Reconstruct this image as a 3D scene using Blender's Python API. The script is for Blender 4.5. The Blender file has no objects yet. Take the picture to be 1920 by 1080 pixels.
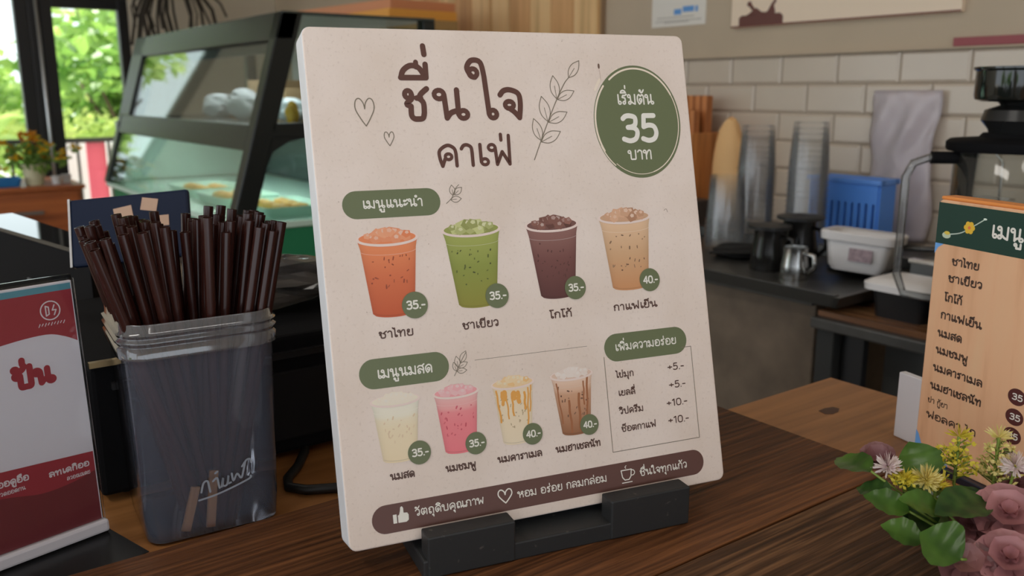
import bpy, bmesh, math, random
from mathutils import Vector, Matrix, Euler
random.seed(7)
C = bpy.context.scene.collection
SC = bpy.context.scene
R = math.radians

# ------------------------------------------------------------------ camera
CAM_YAW, CAM_PITCH, CAM_ROLL = -36.04, 12.48, 0.10
cam = bpy.data.cameras.new('camera')
cam.sensor_width = 36.0
cam.lens = 1662.4 / 1920 * 36.0
cam.clip_start = 0.02
cam.dof.use_dof = True
cam.dof.focus_distance = 0.66
cam.dof.aperture_fstop = 8.5
camo = bpy.data.objects.new('camera', cam)
C.objects.link(camo)
camo.matrix_world = (Matrix.Translation((0, 0, 1.2705)) @ Matrix.Rotation(R(CAM_YAW), 4, 'Z')
                     @ Matrix.Rotation(R(90 - CAM_PITCH), 4, 'X') @ Matrix.Rotation(R(-CAM_ROLL), 4, 'Z'))
SC.camera = camo

# ------------------------------------------------------------------ sky, sun, lamps, exposure
SC.view_settings.view_transform = 'Standard'
SC.view_settings.look = 'None'
SC.view_settings.gamma = 1.0
SC.view_settings.use_curve_mapping = False
SC.view_settings.exposure = 0.06
SC.cycles.transparent_max_bounces = 40
w = bpy.data.worlds.new('sky')
SC.world = w
w.use_nodes = True
nt = w.node_tree
bg = nt.nodes['Background']
bg.inputs['Color'].default_value = (0.86, 0.93, 1.0, 1)
bg.inputs['Strength'].default_value = 2.0

sun = bpy.data.lights.new('sun', 'SUN')
sun.energy = 9.0
sun.angle = R(2)
sun.color = (1.0, 0.95, 0.85)
suno = bpy.data.objects.new('sun', sun)
C.objects.link(suno)
suno.rotation_euler = Euler((R(-38), R(-22), 0))

def lamp(name, loc, sx, sy, power, col):
    l = bpy.data.lights.new(name, 'AREA')
    l.shape = 'RECTANGLE'; l.size = sx; l.size_y = sy; l.energy = power; l.color = col
    o = bpy.data.objects.new(name, l); C.objects.link(o); o.location = loc
    return o
FILL_LAMPS = [(0.3, -0.9, 2.70, 1.2, 0.3, 6), (0.2, 2.2, 2.70, 0.3, 1.2, 5), (-1.0, 0.5, 2.70, 0.3, 1.2, 9)]  # unseen ceiling lights added as interior fill; the last brightens the left counter
for i, (x, y, z, sx, sy, p) in enumerate(FILL_LAMPS):
    lamp('ceiling_lamp_light', (x, y, z), sx, sy, p, (1.0, 0.94, 0.86))

# ------------------------------------------------------------------ helpers
def lin(v):
    v /= 255.0
    return v / 12.92 if v <= 0.04045 else ((v + 0.055) / 1.055) ** 2.4
LIT = 0.66            # light that reaches the counter, relative to a white card
def S(r, g, b, k=LIT):
    v = [lin(c) / k for c in (r, g, b)]; q = min(1, .90 / max(v))
    return tuple(c * q for c in v)

def tag(o, label, cat, group=None):
    o['label'] = label; o['category'] = cat
    if group: o['group'] = group
    return o
def thing(name, label, cat, loc=(0, 0, 0), rot=(0, 0, 0), group=None):
    o = bpy.data.objects.new(name, None); C.objects.link(o)
    o.empty_display_size = 0.02
    o.location = loc; o.rotation_euler = rot
    return tag(o, label, cat, group)
def struct(o):
    o['kind'] = 'structure'
    return o

class MB:
    def __init__(s):
        s.v = []; s.f = []; s.m = []; s.c = []; s.hasc = False
    def add(s, vs, fs, mi=0, col=None):
        n = len(s.v)
        s.v += [tuple(p) for p in vs]
        s.f += [tuple(i + n for i in f) for f in fs]
        s.m += [mi] * len(fs)
        if col is None: s.c += [(1, 1, 1)] * len(vs)
        else:
            s.hasc = True
            s.c += list(col) if isinstance(col[0], (tuple, list)) else [col] * len(vs)
        return s
    def box(s, x0, x1, y0, y1, z0, z1, mi=0, M=None):
        vs = [Vector(p) for p in [(x0, y0, z0), (x1, y0, z0), (x1, y1, z0), (x0, y1, z0), (x0, y0, z1), (x1, y0, z1), (x1, y1, z1), (x0, y1, z1)]]
        if M: vs = [M @ p for p in vs]
        return s.add(vs, [(0, 3, 2, 1), (4, 5, 6, 7), (0, 1, 5, 4), (1, 2, 6, 5), (2, 3, 7, 6), (3, 0, 4, 7)], mi)
    def tube(s, pts, r, n=10, mi=0, cap=True, r2=None):
        pts = [Vector(p) for p in pts]; N = len(pts); vs = []; fs = []
        up = None
        for i, p in enumerate(pts):
            t = (pts[min(i + 1, N - 1)] - pts[max(i - 1, 0)]).normalized()
            if up is None:
                up = t.orthogonal().normalized()
            up = (up - t * up.dot(t)).normalized()
            sd = t.cross(up)
            rr = r if r2 is None else r + (r2 - r) * i / max(1, N - 1)
            if isinstance(r, (list, tuple)): rr = r[i]
            for k in range(n):
                a = 2 * math.pi * k / n
                vs.append(p + (up * math.cos(a) + sd * math.sin(a)) * rr)
        for i in range(N - 1):
            for k in range(n):
                a, b = i * n + k, i * n + (k + 1) % n
                fs.append((a, b, b + n, a + n))
        if cap:
            fs.append(tuple(range(n - 1, -1, -1))); fs.append(tuple((N - 1) * n + k for k in range(n)))
        return s.add(vs, fs, mi)
    def lathe(s, prof, n=32, c=(0, 0, 0), mi=0, M=None):
        vs = []; fs = []
        for (r, z) in prof:
            for k in range(n):
                a = 2 * math.pi * k / n
                p = Vector((c[0] + r * math.cos(a), c[1] + r * math.sin(a), c[2] + z))
                vs.append(M @ p if M else p)
        for i in range(len(prof) - 1):
            for k in range(n):
                a, b = i * n + k, i * n + (k + 1) % n
                fs.append((a, b, b + n, a + n))
        return s.add(vs, fs, mi)
    def prism(s, poly, axis, a0, a1, mi=0):
        # poly: 2D points in the two other axes, extruded along axis from a0 to a1
        def P(u, v, t):
            return {'x': (t, u, v), 'y': (u, t, v), 'z': (u, v, t)}[axis]
        n = len(poly)
        vs = [P(u, v, a0) for u, v in poly] + [P(u, v, a1) for u, v in poly]
        fs = [tuple(range(n - 1, -1, -1)), tuple(range(n, 2 * n))]
        fs += [(i, (i + 1) % n, n + (i + 1) % n, n + i) for i in range(n)]
        return s.add(vs, fs, mi)
    def rrect_stack(s, rings, n=6, c=(0, 0), mi=0):
        # rings: (half_x, half_y, corner radius, z): a loft of rounded rectangles
        vs = []; fs = []; K = 4 * (n + 1)
        for hx, hy, r, z in rings:
            for q, (sx, sy) in enumerate(((1, 1), (-1, 1), (-1, -1), (1, -1))):
                for k in range(n + 1):
                    a = math.pi / 2 * (q + k / n)
                    vs.append((c[0] + sx * (hx - r) + r * math.cos(a), c[1] + sy * (hy - r) + r * math.sin(a), z))
        for i in range(len(rings) - 1):
            for k in range(K):
                a, b = i * K + k, i * K + (k + 1) % K
                fs.append((a, b, b + K, a + K))
        return s.add(vs, fs, mi)
    def cap_last(s, n, mi=0):
        k = len(s.v); s.f.append(tuple(range(k - n, k))); s.m.append(mi); return s
    def build(s, name, mats, parent=None, smooth=False, bevel=0, auto=None, normals=True, solid=0):
        me = bpy.data.meshes.new(name)
        me.from_pydata(s.v, [], s.f)
        for m in (mats if isinstance(mats, (list, tuple)) else [mats]): me.materials.append(m)
        me.polygons.foreach_set('material_index', s.m)
        if smooth: me.polygons.foreach_set('use_smooth', [True] * len(s.f))
        if s.hasc:
            ca = me.color_attributes.new('Col', 'FLOAT_COLOR', 'POINT')
            ca.data.foreach_set('color', [x for c in s.c for x in (c[0], c[1], c[2], 1.0)])
        if normals:
            bm = bmesh.new(); bm.from_mesh(me)
            bmesh.ops.recalc_face_normals(bm, faces=bm.faces); bm.to_mesh(me); bm.free()
        me.update()
        o = bpy.data.objects.new(name, me); C.objects.link(o)
        if parent: o.parent = parent
        if solid:
            md = o.modifiers.new('solid', 'SOLIDIFY'); md.thickness = solid; md.offset = 0
        if bevel:
            md = o.modifiers.new('bevel', 'BEVEL'); md.width = bevel; md.segments = 2
            md.limit_method = 'ANGLE'; md.angle_limit = R(40)
        if smooth and auto:
            md = o.modifiers.new('edge', 'EDGE_SPLIT'); md.split_angle = R(auto)
        return o

def copy_thing(o, loc=None, rot=None, label=None):
    r = o.copy(); C.objects.link(r)
    for ch in list(o.children):
        c = ch.copy(); C.objects.link(c); c.parent = r; c.matrix_parent_inverse = ch.matrix_parent_inverse
        for g in ch.children:
            d = g.copy(); C.objects.link(d); d.parent = c
    if loc is not None: r.location = loc
    if rot is not None: r.rotation_euler = rot
    if label: r['label'] = label
    return r

# ------------------------------------------------------------------ materials
def mat(name, col, rough=0.5, metal=0.0, spec=0.5, var=0.0, vscale=20.0, bump=0.0, bscale=200.0, trans=0.0, sheen=0.0, coat=0.0):
    m = bpy.data.materials.new(name); m.use_nodes = True
    n = m.node_tree; b = n.nodes['Principled BSDF']
    b.inputs['Base Color'].default_value = (*col, 1)
    b.inputs['Roughness'].default_value = rough
    b.inputs['Metallic'].default_value = metal
    b.inputs['Specular IOR Level'].default_value = spec
    if coat: b.inputs['Coat Weight'].default_value = coat; b.inputs['Coat Roughness'].default_value = 0.05
    if trans: b.inputs['Transmission Weight'].default_value = trans
    tc = n.nodes.new('ShaderNodeTexCoord')
    if var:
        no = n.nodes.new('ShaderNodeTexNoise'); no.inputs['Scale'].default_value = vscale; no.inputs['Detail'].default_value = 6
        n.links.new(tc.outputs['Object'], no.inputs['Vector'])
        r = n.nodes.new('ShaderNodeValToRGB')
        r.color_ramp.elements[0].position = 0.3; r.color_ramp.elements[1].position = 0.7
        r.color_ramp.elements[0].color = (*[c * (1 - var) for c in col], 1)
        r.color_ramp.elements[1].color = (*[min(0.95, c * (1 + var)) for c in col], 1)
        n.links.new(no.outputs['Fac'], r.inputs['Fac']); n.links.new(r.outputs['Color'], b.inputs['Base Color'])
    if bump:
        no = n.nodes.new('ShaderNodeTexNoise'); no.inputs['Scale'].default_value = bscale; no.inputs['Detail'].default_value = 4
        n.links.new(tc.outputs['Object'], no.inputs['Vector'])
        bp = n.nodes.new('ShaderNodeBump'); bp.inputs['Strength'].default_value = bump; bp.inputs['Distance'].default_value = 0.002
        n.links.new(no.outputs['Fac'], bp.inputs['Height']); n.links.new(bp.outputs['Normal'], b.inputs['Normal'])
    return m

def wood(name, dark, mid, light, axis=0, fine=90.0, rough=0.45, bump=0.25, rings=0.0, stretch=0.05, coarse=9.0, spec=0.5):
    m = bpy.data.materials.new(name); m.use_nodes = True
    n = m.node_tree; b = n.nodes['Principled BSDF']
    b.inputs['Roughness'].default_value = rough
    b.inputs['Specular IOR Level'].default_value = spec
    tc = n.nodes.new('ShaderNodeTexCoord')
    def noise(scale, st, detail, dist=0.0):
        mp = n.nodes.new('ShaderNodeMapping'); sc = [1, 1, 1]; sc[axis] = st
        mp.inputs['Scale'].default_value = sc
        n.links.new(tc.outputs['Object'], mp.inputs['Vector'])
        no = n.nodes.new('ShaderNodeTexNoise'); no.inputs['Scale'].default_value = scale
        no.inputs['Detail'].default_value = detail; no.inputs['Distortion'].default_value = dist
        n.links.new(mp.outputs['Vector'], no.inputs['Vector'])
        return no
    a = noise(coarse, stretch * 3, 5, 0.6)
    f = noise(fine, stretch, 8, 0.3)
    mx = n.nodes.new('ShaderNodeMath'); mx.operation = 'MULTIPLY_ADD'; mx.inputs[1].default_value = 0.55
    hl = n.nodes.new('ShaderNodeMath'); hl.operation = 'MULTIPLY'; hl.inputs[1].default_value = 0.45
    n.links.new(a.outputs['Fac'], hl.inputs[0])
    n.links.new(f.outputs['Fac'], mx.inputs[0]); n.links.new(hl.outputs[0], mx.inputs[2])
    r = n.nodes.new('ShaderNodeValToRGB'); e = r.color_ramp.elements
    e[0].position = 0.34; e[0].color = (*dark, 1); e[1].position = 0.66; e[1].color = (*light, 1)
    k = e.new(0.5); k.color = (*mid, 1)
    n.links.new(mx.outputs[0], r.inputs['Fac']); n.links.new(r.outputs['Color'], b.inputs['Base Color'])
    bp = n.nodes.new('ShaderNodeBump'); bp.inputs['Strength'].default_value = bump; bp.inputs['Distance'].default_value = 0.0015
    n.links.new(f.outputs['Fac'], bp.inputs['Height']); n.links.new(bp.outputs['Normal'], b.inputs['Normal'])
    return m

def sheet(name, tint=(1, 1, 1), haze=0.0, hazecol=(0.8, 0.8, 0.85), gloss=1.0, rough=0.02, ior=1.45):
    """thin clear sheet: see-through + reflection (+ some milky diffuse)"""
    m = bpy.data.materials.new(name); m.use_nodes = True
    n = m.node_tree; n.nodes.clear()
    out = n.nodes.new('ShaderNodeOutputMaterial')
    t = n.nodes.new('ShaderNodeBsdfTransparent'); t.inputs['Color'].default_value = (*tint, 1)
    last = t.outputs[0]
    if haze:
        d = n.nodes.new('ShaderNodeBsdfDiffuse'); d.inputs['Color'].default_value = (*hazecol, 1)
        x = n.nodes.new('ShaderNodeMixShader'); x.inputs[0].default_value = haze
        n.links.new(last, x.inputs[1]); n.links.new(d.outputs[0], x.inputs[2]); last = x.outputs[0]
    g = n.nodes.new('ShaderNodeBsdfGlossy'); g.inputs['Roughness'].default_value = rough
    fr = n.nodes.new('ShaderNodeFresnel'); fr.inputs['IOR'].default_value = ior
    ml = n.nodes.new('ShaderNodeMath'); ml.operation = 'MULTIPLY'; ml.inputs[1].default_value = gloss; ml.use_clamp = True
    n.links.new(fr.outputs[0], ml.inputs[0])
    x = n.nodes.new('ShaderNodeMixShader'); n.links.new(ml.outputs[0], x.inputs[0])
    n.links.new(last, x.inputs[1]); n.links.new(g.outputs[0], x.inputs[2])
    n.links.new(x.outputs[0], out.inputs['Surface'])
    return m

def leafmat(name, col, col2, rough=0.35, tl=0.3, scale=60):
    m = bpy.data.materials.new(name); m.use_nodes = True
    n = m.node_tree; b = n.nodes['Principled BSDF']; b.inputs['Roughness'].default_value = rough
    tc = n.nodes.new('ShaderNodeTexCoord'); no = n.nodes.new('ShaderNodeTexNoise'); no.inputs['Scale'].default_value = scale
    n.links.new(tc.outputs['Object'], no.inputs['Vector'])
    r = n.nodes.new('ShaderNodeValToRGB'); r.color_ramp.elements[0].position = .35; r.color_ramp.elements[1].position = .65
    r.color_ramp.elements[0].color = (*col, 1); r.color_ramp.elements[1].color = (*col2, 1)
    n.links.new(no.outputs['Fac'], r.inputs['Fac']); n.links.new(r.outputs['Color'], b.inputs['Base Color'])
    t = n.nodes.new('ShaderNodeBsdfTranslucent'); n.links.new(r.outputs['Color'], t.inputs['Color'])
    x = n.nodes.new('ShaderNodeMixShader'); x.inputs[0].default_value = tl
    n.links.new(b.outputs[0], x.inputs[1]); n.links.new(t.outputs[0], x.inputs[2])
    n.links.new(x.outputs[0], n.nodes['Material Output'].inputs['Surface'])
    return m

def inkmat(name, rough=0.5):
    m = bpy.data.materials.new(name); m.use_nodes = True
    n = m.node_tree; b = n.nodes['Principled BSDF']; b.inputs['Roughness'].default_value = rough
    at = n.nodes.new('ShaderNodeVertexColor'); at.layer_name = 'Col'
    n.links.new(at.outputs['Color'], b.inputs['Base Color'])
    return m
INK = inkmat('printed_ink')

# ------------------------------------------------------------------ lettering: pen strokes
# a glyph = (advance, [strokes]); P = straight points, S = smooth curve, O = loop (cx, cy, r)
O_ = lambda x, y, r=.13: ('O', x, y, r)
P_ = lambda *p: ('P', p)
S_ = lambda *p: ('S', p)
G = {
 'น': (1.12, [O_(.17, .84, .15), P_((.32, .84), (.36, .02)), S_((.36, .02), (.5, .2), (.72, .28)), P_((.73, 1), (.73, .15)), O_(.88, .14, .14)]),
 'ม': (1.08, [O_(.17, .84, .15), P_((.32, .84), (.36, .2)), O_(.22, .14, .14), S_((.24, .26), (.42, .26), (.62, .1), (.86, 0)), P_((.86, 0), (.86, 1))]),
 'ท': (1.06, [O_(.17, .84, .15), P_((.32, .84), (.34, 0)), S_((.34, .4), (.5, .8), (.68, .99), (.84, .9), (.86, .6)), P_((.86, .6), (.86, 0))]),
 'ก': (.92, [P_((.17, 0), (.17, .56), (.28, .66), (.1, .74)), S_((.1, .74), (.22, .93), (.44, 1), (.66, .92), (.74, .68)), P_((.74, .68), (.74, 0))]),
 'ถ': (.98, [O_(.33, .13), P_((.2, .13), (.2, .56), (.31, .66), (.13, .74)), S_((.13, .74), (.25, .93), (.48, 1), (.7, .92), (.78, .68)), P_((.78, .68), (.78, 0))]),
 'ภ': (1.02, [O_(.12, .13), P_((.25, .13), (.25, .56), (.36, .66), (.18, .74)), S_((.18, .74), (.3, .93), (.53, 1), (.75, .92), (.83, .68)), P_((.83, .68), (.83, 0))]),
 'ค': (1.0, [O_(.50, .45, .14), S_((.37, .40), (.30, .22), (.22, .0)), S_((.22, 0), (.13, .4), (.15, .76), (.48, 1), (.76, .86), (.83, .6)), P_((.83, .6), (.83, 0))]),
 'ด': (1.0, [O_(.46, .46, .15), S_((.60, .46), (.56, .24), (.30, 0)), S_((.30, 0), (.12, .36), (.14, .76), (.48, 1), (.76, .86), (.83, .6)), P_((.83, .6), (.83, 0))]),
 'ต': (1.02, [O_(.47, .44, .14), S_((.60, .44), (.56, .24), (.30, 0)), S_((.30, 0), (.11, .36), (.13, .8), (.30, 1), (.48, .84), (.66, 1), (.82, .84), (.85, .6)), P_((.85, .6), (.85, 0))]),
 'ช': (1.0, [O_(.18, .85), S_((.31, .85), (.3, .7), (.1, .52), (.26, .44)), S_((.26, .44), (.25, .14), (.34, .02), (.5, 0), (.68, .03), (.75, .2)), S_((.75, .2), (.75, .55), (.58, .72)), P_((.5, .72), (.66, .72)), S_((.6, .74), (.7, .88), (.92, 1.04))]),
 'ข': (.96, [O_(.2, .85), S_((.33, .85), (.3, .68), (.12, .56), (.25, .46)), S_((.25, .46), (.24, .14), (.34, .02), (.5, 0), (.7, .03), (.76, .2)), P_((.76, .2), (.76, 1))]),
 'ย': (.94, [O_(.27, .86), S_((.14, .86), (.16, .66), (.36, .57)), S_((.36, .57), (.17, .47), (.15, .2), (.26, .02), (.45, 0), (.66, .02), (.76, .16)), P_((.76, .16), (.76, 1))]),
 'บ': (1.04, [O_(.17, .84, .15), P_((.32, .84), (.32, .12)), S_((.32, .12), (.38, 0), (.6, 0), (.80, 0), (.86, .12)), P_((.86, .12), (.86, 1))]),
 'ป': (1.04, [O_(.17, .84, .15), P_((.32, .84), (.32, .12)), S_((.32, .12), (.38, 0), (.6, 0), (.80, 0), (.86, .12)), P_((.86, .12), (.86, 1.42))]),
 'พ': (1.14, [O_(.17, .84, .15), P_((.32, .84), (.36, 0), (.62, .62), (.86, 0), (.96, 1))]),
 'ฟ': (1.14, [O_(.17, .84, .15), P_((.32, .84), (.36, 0), (.62, .62), (.92, 0), (.96, 1.42))]),
 'ว': (.8, [O_(.44, .15, .14), S_((.08, .80), (.2, .97), (.38, 1), (.58, .86), (.61, .5), (.59, .15))]),
 'จ': (.86, [O_(.36, .46), S_((.1, .82), (.22, .97), (.42, 1), (.66, .86), (.7, .5), (.64, 0)), S_((.64, 0), (.5, .2), (.36, .33))]),
 'ล': (.98, [O_(.26, .15, .14), S_((.1, .82), (.24, .97), (.46, 1), (.70, .9), (.80, .62)), P_((.80, .62), (.80, 0)), S_((.12, .15), (.13, .42), (.28, .58), (.48, .54), (.80, .34))]),
 'ส': (.98, [O_(.26, .15, .14), S_((.1, .80), (.24, .95), (.46, .97), (.70, .88), (.80, .60)), P_((.80, .60), (.80, 0)), S_((.12, .15), (.13, .42), (.28, .58), (.48, .54), (.80, .34)), P_((.62, .92), (.90, 1.14))]),
 'อ': (.96, [O_(.29, .56, .14), S_((.15, .56), (.14, .25), (.24, .04), (.46, 0), (.70, .03), (.80, .2), (.82, .62), (.70, .92), (.46, 1), (.24, .96), (.12, .82))]),
 'ฮ': (.94, [O_(.27, .58), S_((.14, .58), (.13, .25), (.22, .04), (.42, 0), (.64, .03), (.74, .2), (.76, .62), (.64, .9), (.42, .96), (.22, .94), (.1, .84)), P_((.5, .95), (.84, 1.15))]),
 'ห': (1.06, [O_(.17, .84, .15), P_((.32, .84), (.34, 0)), S_((.34, .30), (.5, .5), (.68, .58)), O_(.74, .84, .14), S_((.60, .84), (.62, .62), (.80, .5), (.86, .3)), P_((.86, .3), (.86, 0))]),
 'ณ': (1.3, [O_(.33, .13), P_((.2, .13), (.2, .56), (.31, .66), (.13, .74)), S_((.13, .74), (.25, .93), (.46, 1), (.64, .92), (.7, .68)), P_((.7, .68), (.7, 0)), S_((.7, 0), (.82, .2), (.98, .27)), P_((.98, 1), (.98, .14)), O_(1.11, .13)]),
 'ร': (.78, [O_(.34, .15, .14), P_((.48, .15), (.48, .5)), S_((.48, .5), (.44, .64), (.14, .72)), S_((.14, .72), (.24, .92), (.40, .9), (.66, 1.02))]),
 'โ': (.56, [O_(.36, .13), P_((.23, .13), (.23, 1.2), (.06, 1.42), (.52, 1.42))]),
 'ไ': (.54, [O_(.36, .13), P_((.23, .13), (.23, 1.15)), S_((.23, 1.15), (.2, 1.42), (.1, 1.3), (-.02, 1.48))]),
 'ใ': (.58, [O_(.38, .13), P_((.25, .13), (.25, 1.15)), S_((.25, 1.15), (.22, 1.45), (.02, 1.5), (-.1, 1.32), (-.02, 1.18)), O_(0, 1.28, .1)]),
 'Ұ': (.64, [O_(.43, .14, .14), P_((.29, .14), (.22, 1.5)), S_((.22, 1.5), (.12, 1.98), (-.2, 2.04), (-.38, 1.78), (-.25, 1.5), (-.12, 1.45)), O_(-.17, 1.6, .15)]),
 'เ': (.54, [O_(.36, .15, .15), P_((.20, .15), (.20, 1))]),
 'แ': (1.0, [O_(.36, .15, .15), P_((.20, .15), (.20, 1)), O_(.80, .15, .15), P_((.64, .15), (.64, 1))]),
 'ะ': (.6, [O_(.16, .76, .1), S_((.26, .74), (.36, .78), (.5, .96)), O_(.16, .26, .1), S_((.26, .24), (.36, .28), (.5, .46))]),
 'า': (.7, [S_((.08, .82), (.18, .97), (.34, 1), (.5, .88), (.53, .62)), P_((.53, .62), (.53, 0))]),
 'ำ': (.7, [O_(-.14, 1.33, .11), S_((.08, .82), (.18, .97), (.34, 1), (.5, .88), (.53, .62)), P_((.53, .62), (.53, 0))]),
 # marks hung on the consonant before them; x = 0 at its right stem
 'ิ': (0, [S_((-.6, 1.2), (-.5, 1.38), (-.3, 1.45), (-.1, 1.36), (0, 1.2)), P_((-.6, 1.2), (0, 1.2))]),
 'ี': (0, [S_((-.6, 1.2), (-.5, 1.38), (-.3, 1.45), (-.1, 1.36), (0, 1.2)), P_((-.6, 1.2), (0, 1.2), (0, 1.56))]),
 'ื': (0, [S_((-.6, 1.2), (-.5, 1.38), (-.3, 1.45), (-.1, 1.36), (0, 1.2)), P_((-.6, 1.2), (0, 1.2), (0, 1.56)), P_((-.2, 1.42), (-.2, 1.58))]),
 'ั': (0, [O_(-.44, 1.32, .1), S_((-.36, 1.25), (-.2, 1.2), (-.06, 1.3), (.04, 1.5))]),
 '็': (0, [S_((-.4, 1.22), (-.54, 1.3), (-.5, 1.46), (-.3, 1.46), (-.24, 1.3), (-.1, 1.22), (0, 1.3)), S_((-.3, 1.46), (-.1, 1.5), (.04, 1.62))]),
 '่': (0, [P_((-.03, 1.2), (-.03, 1.48))]),
 '้': (0, [O_(-.36, 1.42, .08), S_((-.28, 1.42), (-.26, 1.24), (-.1, 1.24), (.08, 1.5))]),
 'ุ': (0, [O_(-.1, -.3, .09), P_((-.01, -.3), (-.01, -.58))]),
 'ู': (0, [O_(-.44, -.3, .09), P_((-.35, -.3), (-.35, -.58), (-.02, -.58), (-.02, -.22))]),
 ' ': (.55, []),
 '0': (.86, [S_((.43, 1.3), (.2, 1.2), (.1, .65), (.2, .1), (.43, 0), (.66, .1), (.76, .65), (.66, 1.2), (.43, 1.3))]),
 '1': (.6, [P_((.12, 1.08), (.38, 1.3), (.38, 0))]),
 '3': (.8, [S_((.12, 1.16), (.24, 1.28), (.42, 1.3), (.62, 1.2), (.62, .88), (.5, .74), (.3, .7)), S_((.3, .7), (.56, .66), (.68, .46), (.6, .12), (.36, 0), (.1, .1))]),
 '4': (.86, [P_((.58, 0), (.58, 1.3), (.08, .38), (.76, .38))]),
 '5': (.8, [P_((.62, 1.3), (.2, 1.3), (.16, .72)), S_((.16, .72), (.38, .8), (.6, .72), (.68, .4), (.58, .1), (.34, 0), (.1, .1))]),
 '+': (.8, [P_((.1, .6), (.66, .6)), P_((.38, .32), (.38, .88))]),
 '.': (.34, [P_((.15, .02), (.16, .02))]),
 '-': (.55, [P_((.08, .52), (.44, .52))]),
 'y': (.9, [P_((.14, .95), (.14, .25), (.24, .05), (.6, .05)), P_((.66, .95), (.66, -.25)), S_((.66, -.25), (.5, -.42), (.16, -.3))]),
}
ABOVE = 'ิีืั็'
TALL = 'ปฟ'

def catmull(p, n=6):
    q = [p[0]] + list(p) + [p[-1]]; out = []
    for i in range(1, len(q) - 2):
        a, b, c, d = q[i - 1], q[i], q[i + 1], q[i + 2]
        for k in range(n):
            t = k / n
            out.append(tuple(.5 * (2 * b[j] + (c[j] - a[j]) * t + (2 * a[j] - 5 * b[j] + 4 * c[j] - d[j]) * t * t + (3 * b[j] - a[j] - 3 * c[j] + d[j]) * t ** 3) for j in (0, 1)))
    out.append(tuple(p[-1]))
    return out

class Print:
    """flat print on a face: 2D artwork in millimetres, layer by layer, mapped by to3(x, y, h)"""
    def __init__(s, to3):
        s.n = 0; s.mb = MB()
        def lay(x, y, h):
            return to3(x, y, h + s.n * .004)
        s.to3 = lay
    def poly(s, pts, col, h=1):
        s.n += 1
        # fan from the centroid: fine for the near-convex shapes drawn here
        if isinstance(col[0], (tuple, list)): cols = list(col); cc = tuple(sum(c[i] for c in cols) / len(cols) for i in range(3))
        else: cols = [col] * len(pts); cc = col
        cx = sum(p[0] for p in pts) / len(pts); cy = sum(p[1] for p in pts) / len(pts); n = len(pts)
        s.mb.add([s.to3(cx, cy, h)] + [s.to3(x, y, h) for x, y in pts], [(0, i + 1, (i + 1) % n + 1) for i in range(n)], 0, [cc] + cols)
    def ell(s, cx, cy, rx, ry, col, h=1, n=40, a0=0):
        s.poly([(cx + rx * math.cos(2 * math.pi * k / n + a0), cy + ry * math.sin(2 * math.pi * k / n + a0)) for k in range(n)], col, h)
    def stroke(s, pts, wd, col, h=1, joints=False):
        s.n += 1
        hw = wd / 2; n = len(pts); L = []; Rr = []
        for i in range(n):
            a = pts[max(i - 1, 0)]; b = pts[min(i + 1, n - 1)]
            dx, dy = b[0] - a[0], b[1] - a[1]; l = math.hypot(dx, dy) or 1
            L.append((pts[i][0] - dy / l * hw, pts[i][1] + dx / l * hw)); Rr.append((pts[i][0] + dy / l * hw, pts[i][1] - dx / l * hw))
        if joints:
            for i in range(n - 1):
                a, b = pts[i], pts[i + 1]; dx, dy = b[0] - a[0], b[1] - a[1]; l = math.hypot(dx, dy) or 1
                ox, oy = -dy / l * hw, dx / l * hw
                s.mb.add([s.to3(x, y, h) for x, y in ((a[0] + ox, a[1] + oy), (a[0] - ox, a[1] - oy), (b[0] - ox, b[1] - oy), (b[0] + ox, b[1] + oy))], [(0, 1, 2, 3)], 0, col)
            ends = pts
        else:
            vs = [s.to3(x, y, h) for x, y in L] + [s.to3(x, y, h) for x, y in Rr]
            s.mb.add(vs, [(i, i + n, i + n + 1, i + 1) for i in range(n - 1)], 0, col)
            ends = (pts[0], pts[-1])
        for e in ends:
            s.poly([(e[0] + hw * math.cos(2 * math.pi * k / 12), e[1] + hw * math.sin(2 * math.pi * k / 12)) for k in range(12)], col, h)
    def ring(s, cx, cy, r, wd, col, h=1, ry=None, a0=0, a1=360, n=24):
        ry = ry or r
        s.stroke([(cx + r * math.cos(R(a0 + (a1 - a0) * k / n)), cy + ry * math.sin(R(a0 + (a1 - a0) * k / n))) for k in range(n + 1)], wd, col, h)
    def text(s, txt, x0, x1, base, xh, wd, col, h=2, slant=0.0):
        # lay out
        items = []; x = 0; last_adv = 0; had = False; tall = False
        for ch in txt:
            adv, st = G[ch]
            if adv == 0:
                dy = 0; dx = 0
                if ch in '่้' and had: dy = .46
                if tall and ch not in 'ุู': dx = -.3
                items.append((x - .2 + dx, dy, st))
                if ch in ABOVE: had = True
            else:
                items.append((x, 0, st)); x += adv; had = False; tall = ch in TALL
        sy = xh - wd
        sx = (x1 - x0 - wd) / max(.1, (x - .2)) if x1 else sy
        tr = lambda px, py: (x0 + wd / 2 + px * sx + slant * py * sy, base + wd / 2 + py * sy)
        for ox, oy, st in items:
            for k in st:
                if k[0] == 'O':
                    s.stroke([tr(ox + k[1] + k[3] * math.cos(R(a)), oy + k[2] + k[3] * math.sin(R(a))) for a in range(0, 361, 24)], wd * .92, col, h)
                elif k[0] == 'P':
                    s.stroke([tr(ox + a, oy + b) for a, b in k[1]], wd, col, h, True)
                else:
                    s.stroke([tr(ox + a, oy + b) for a, b in catmull(k[1])], wd, col, h)
    def build(s, name, parent, m=None):
        return s.mb.build(name, m or INK, parent, normals=False)

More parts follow.
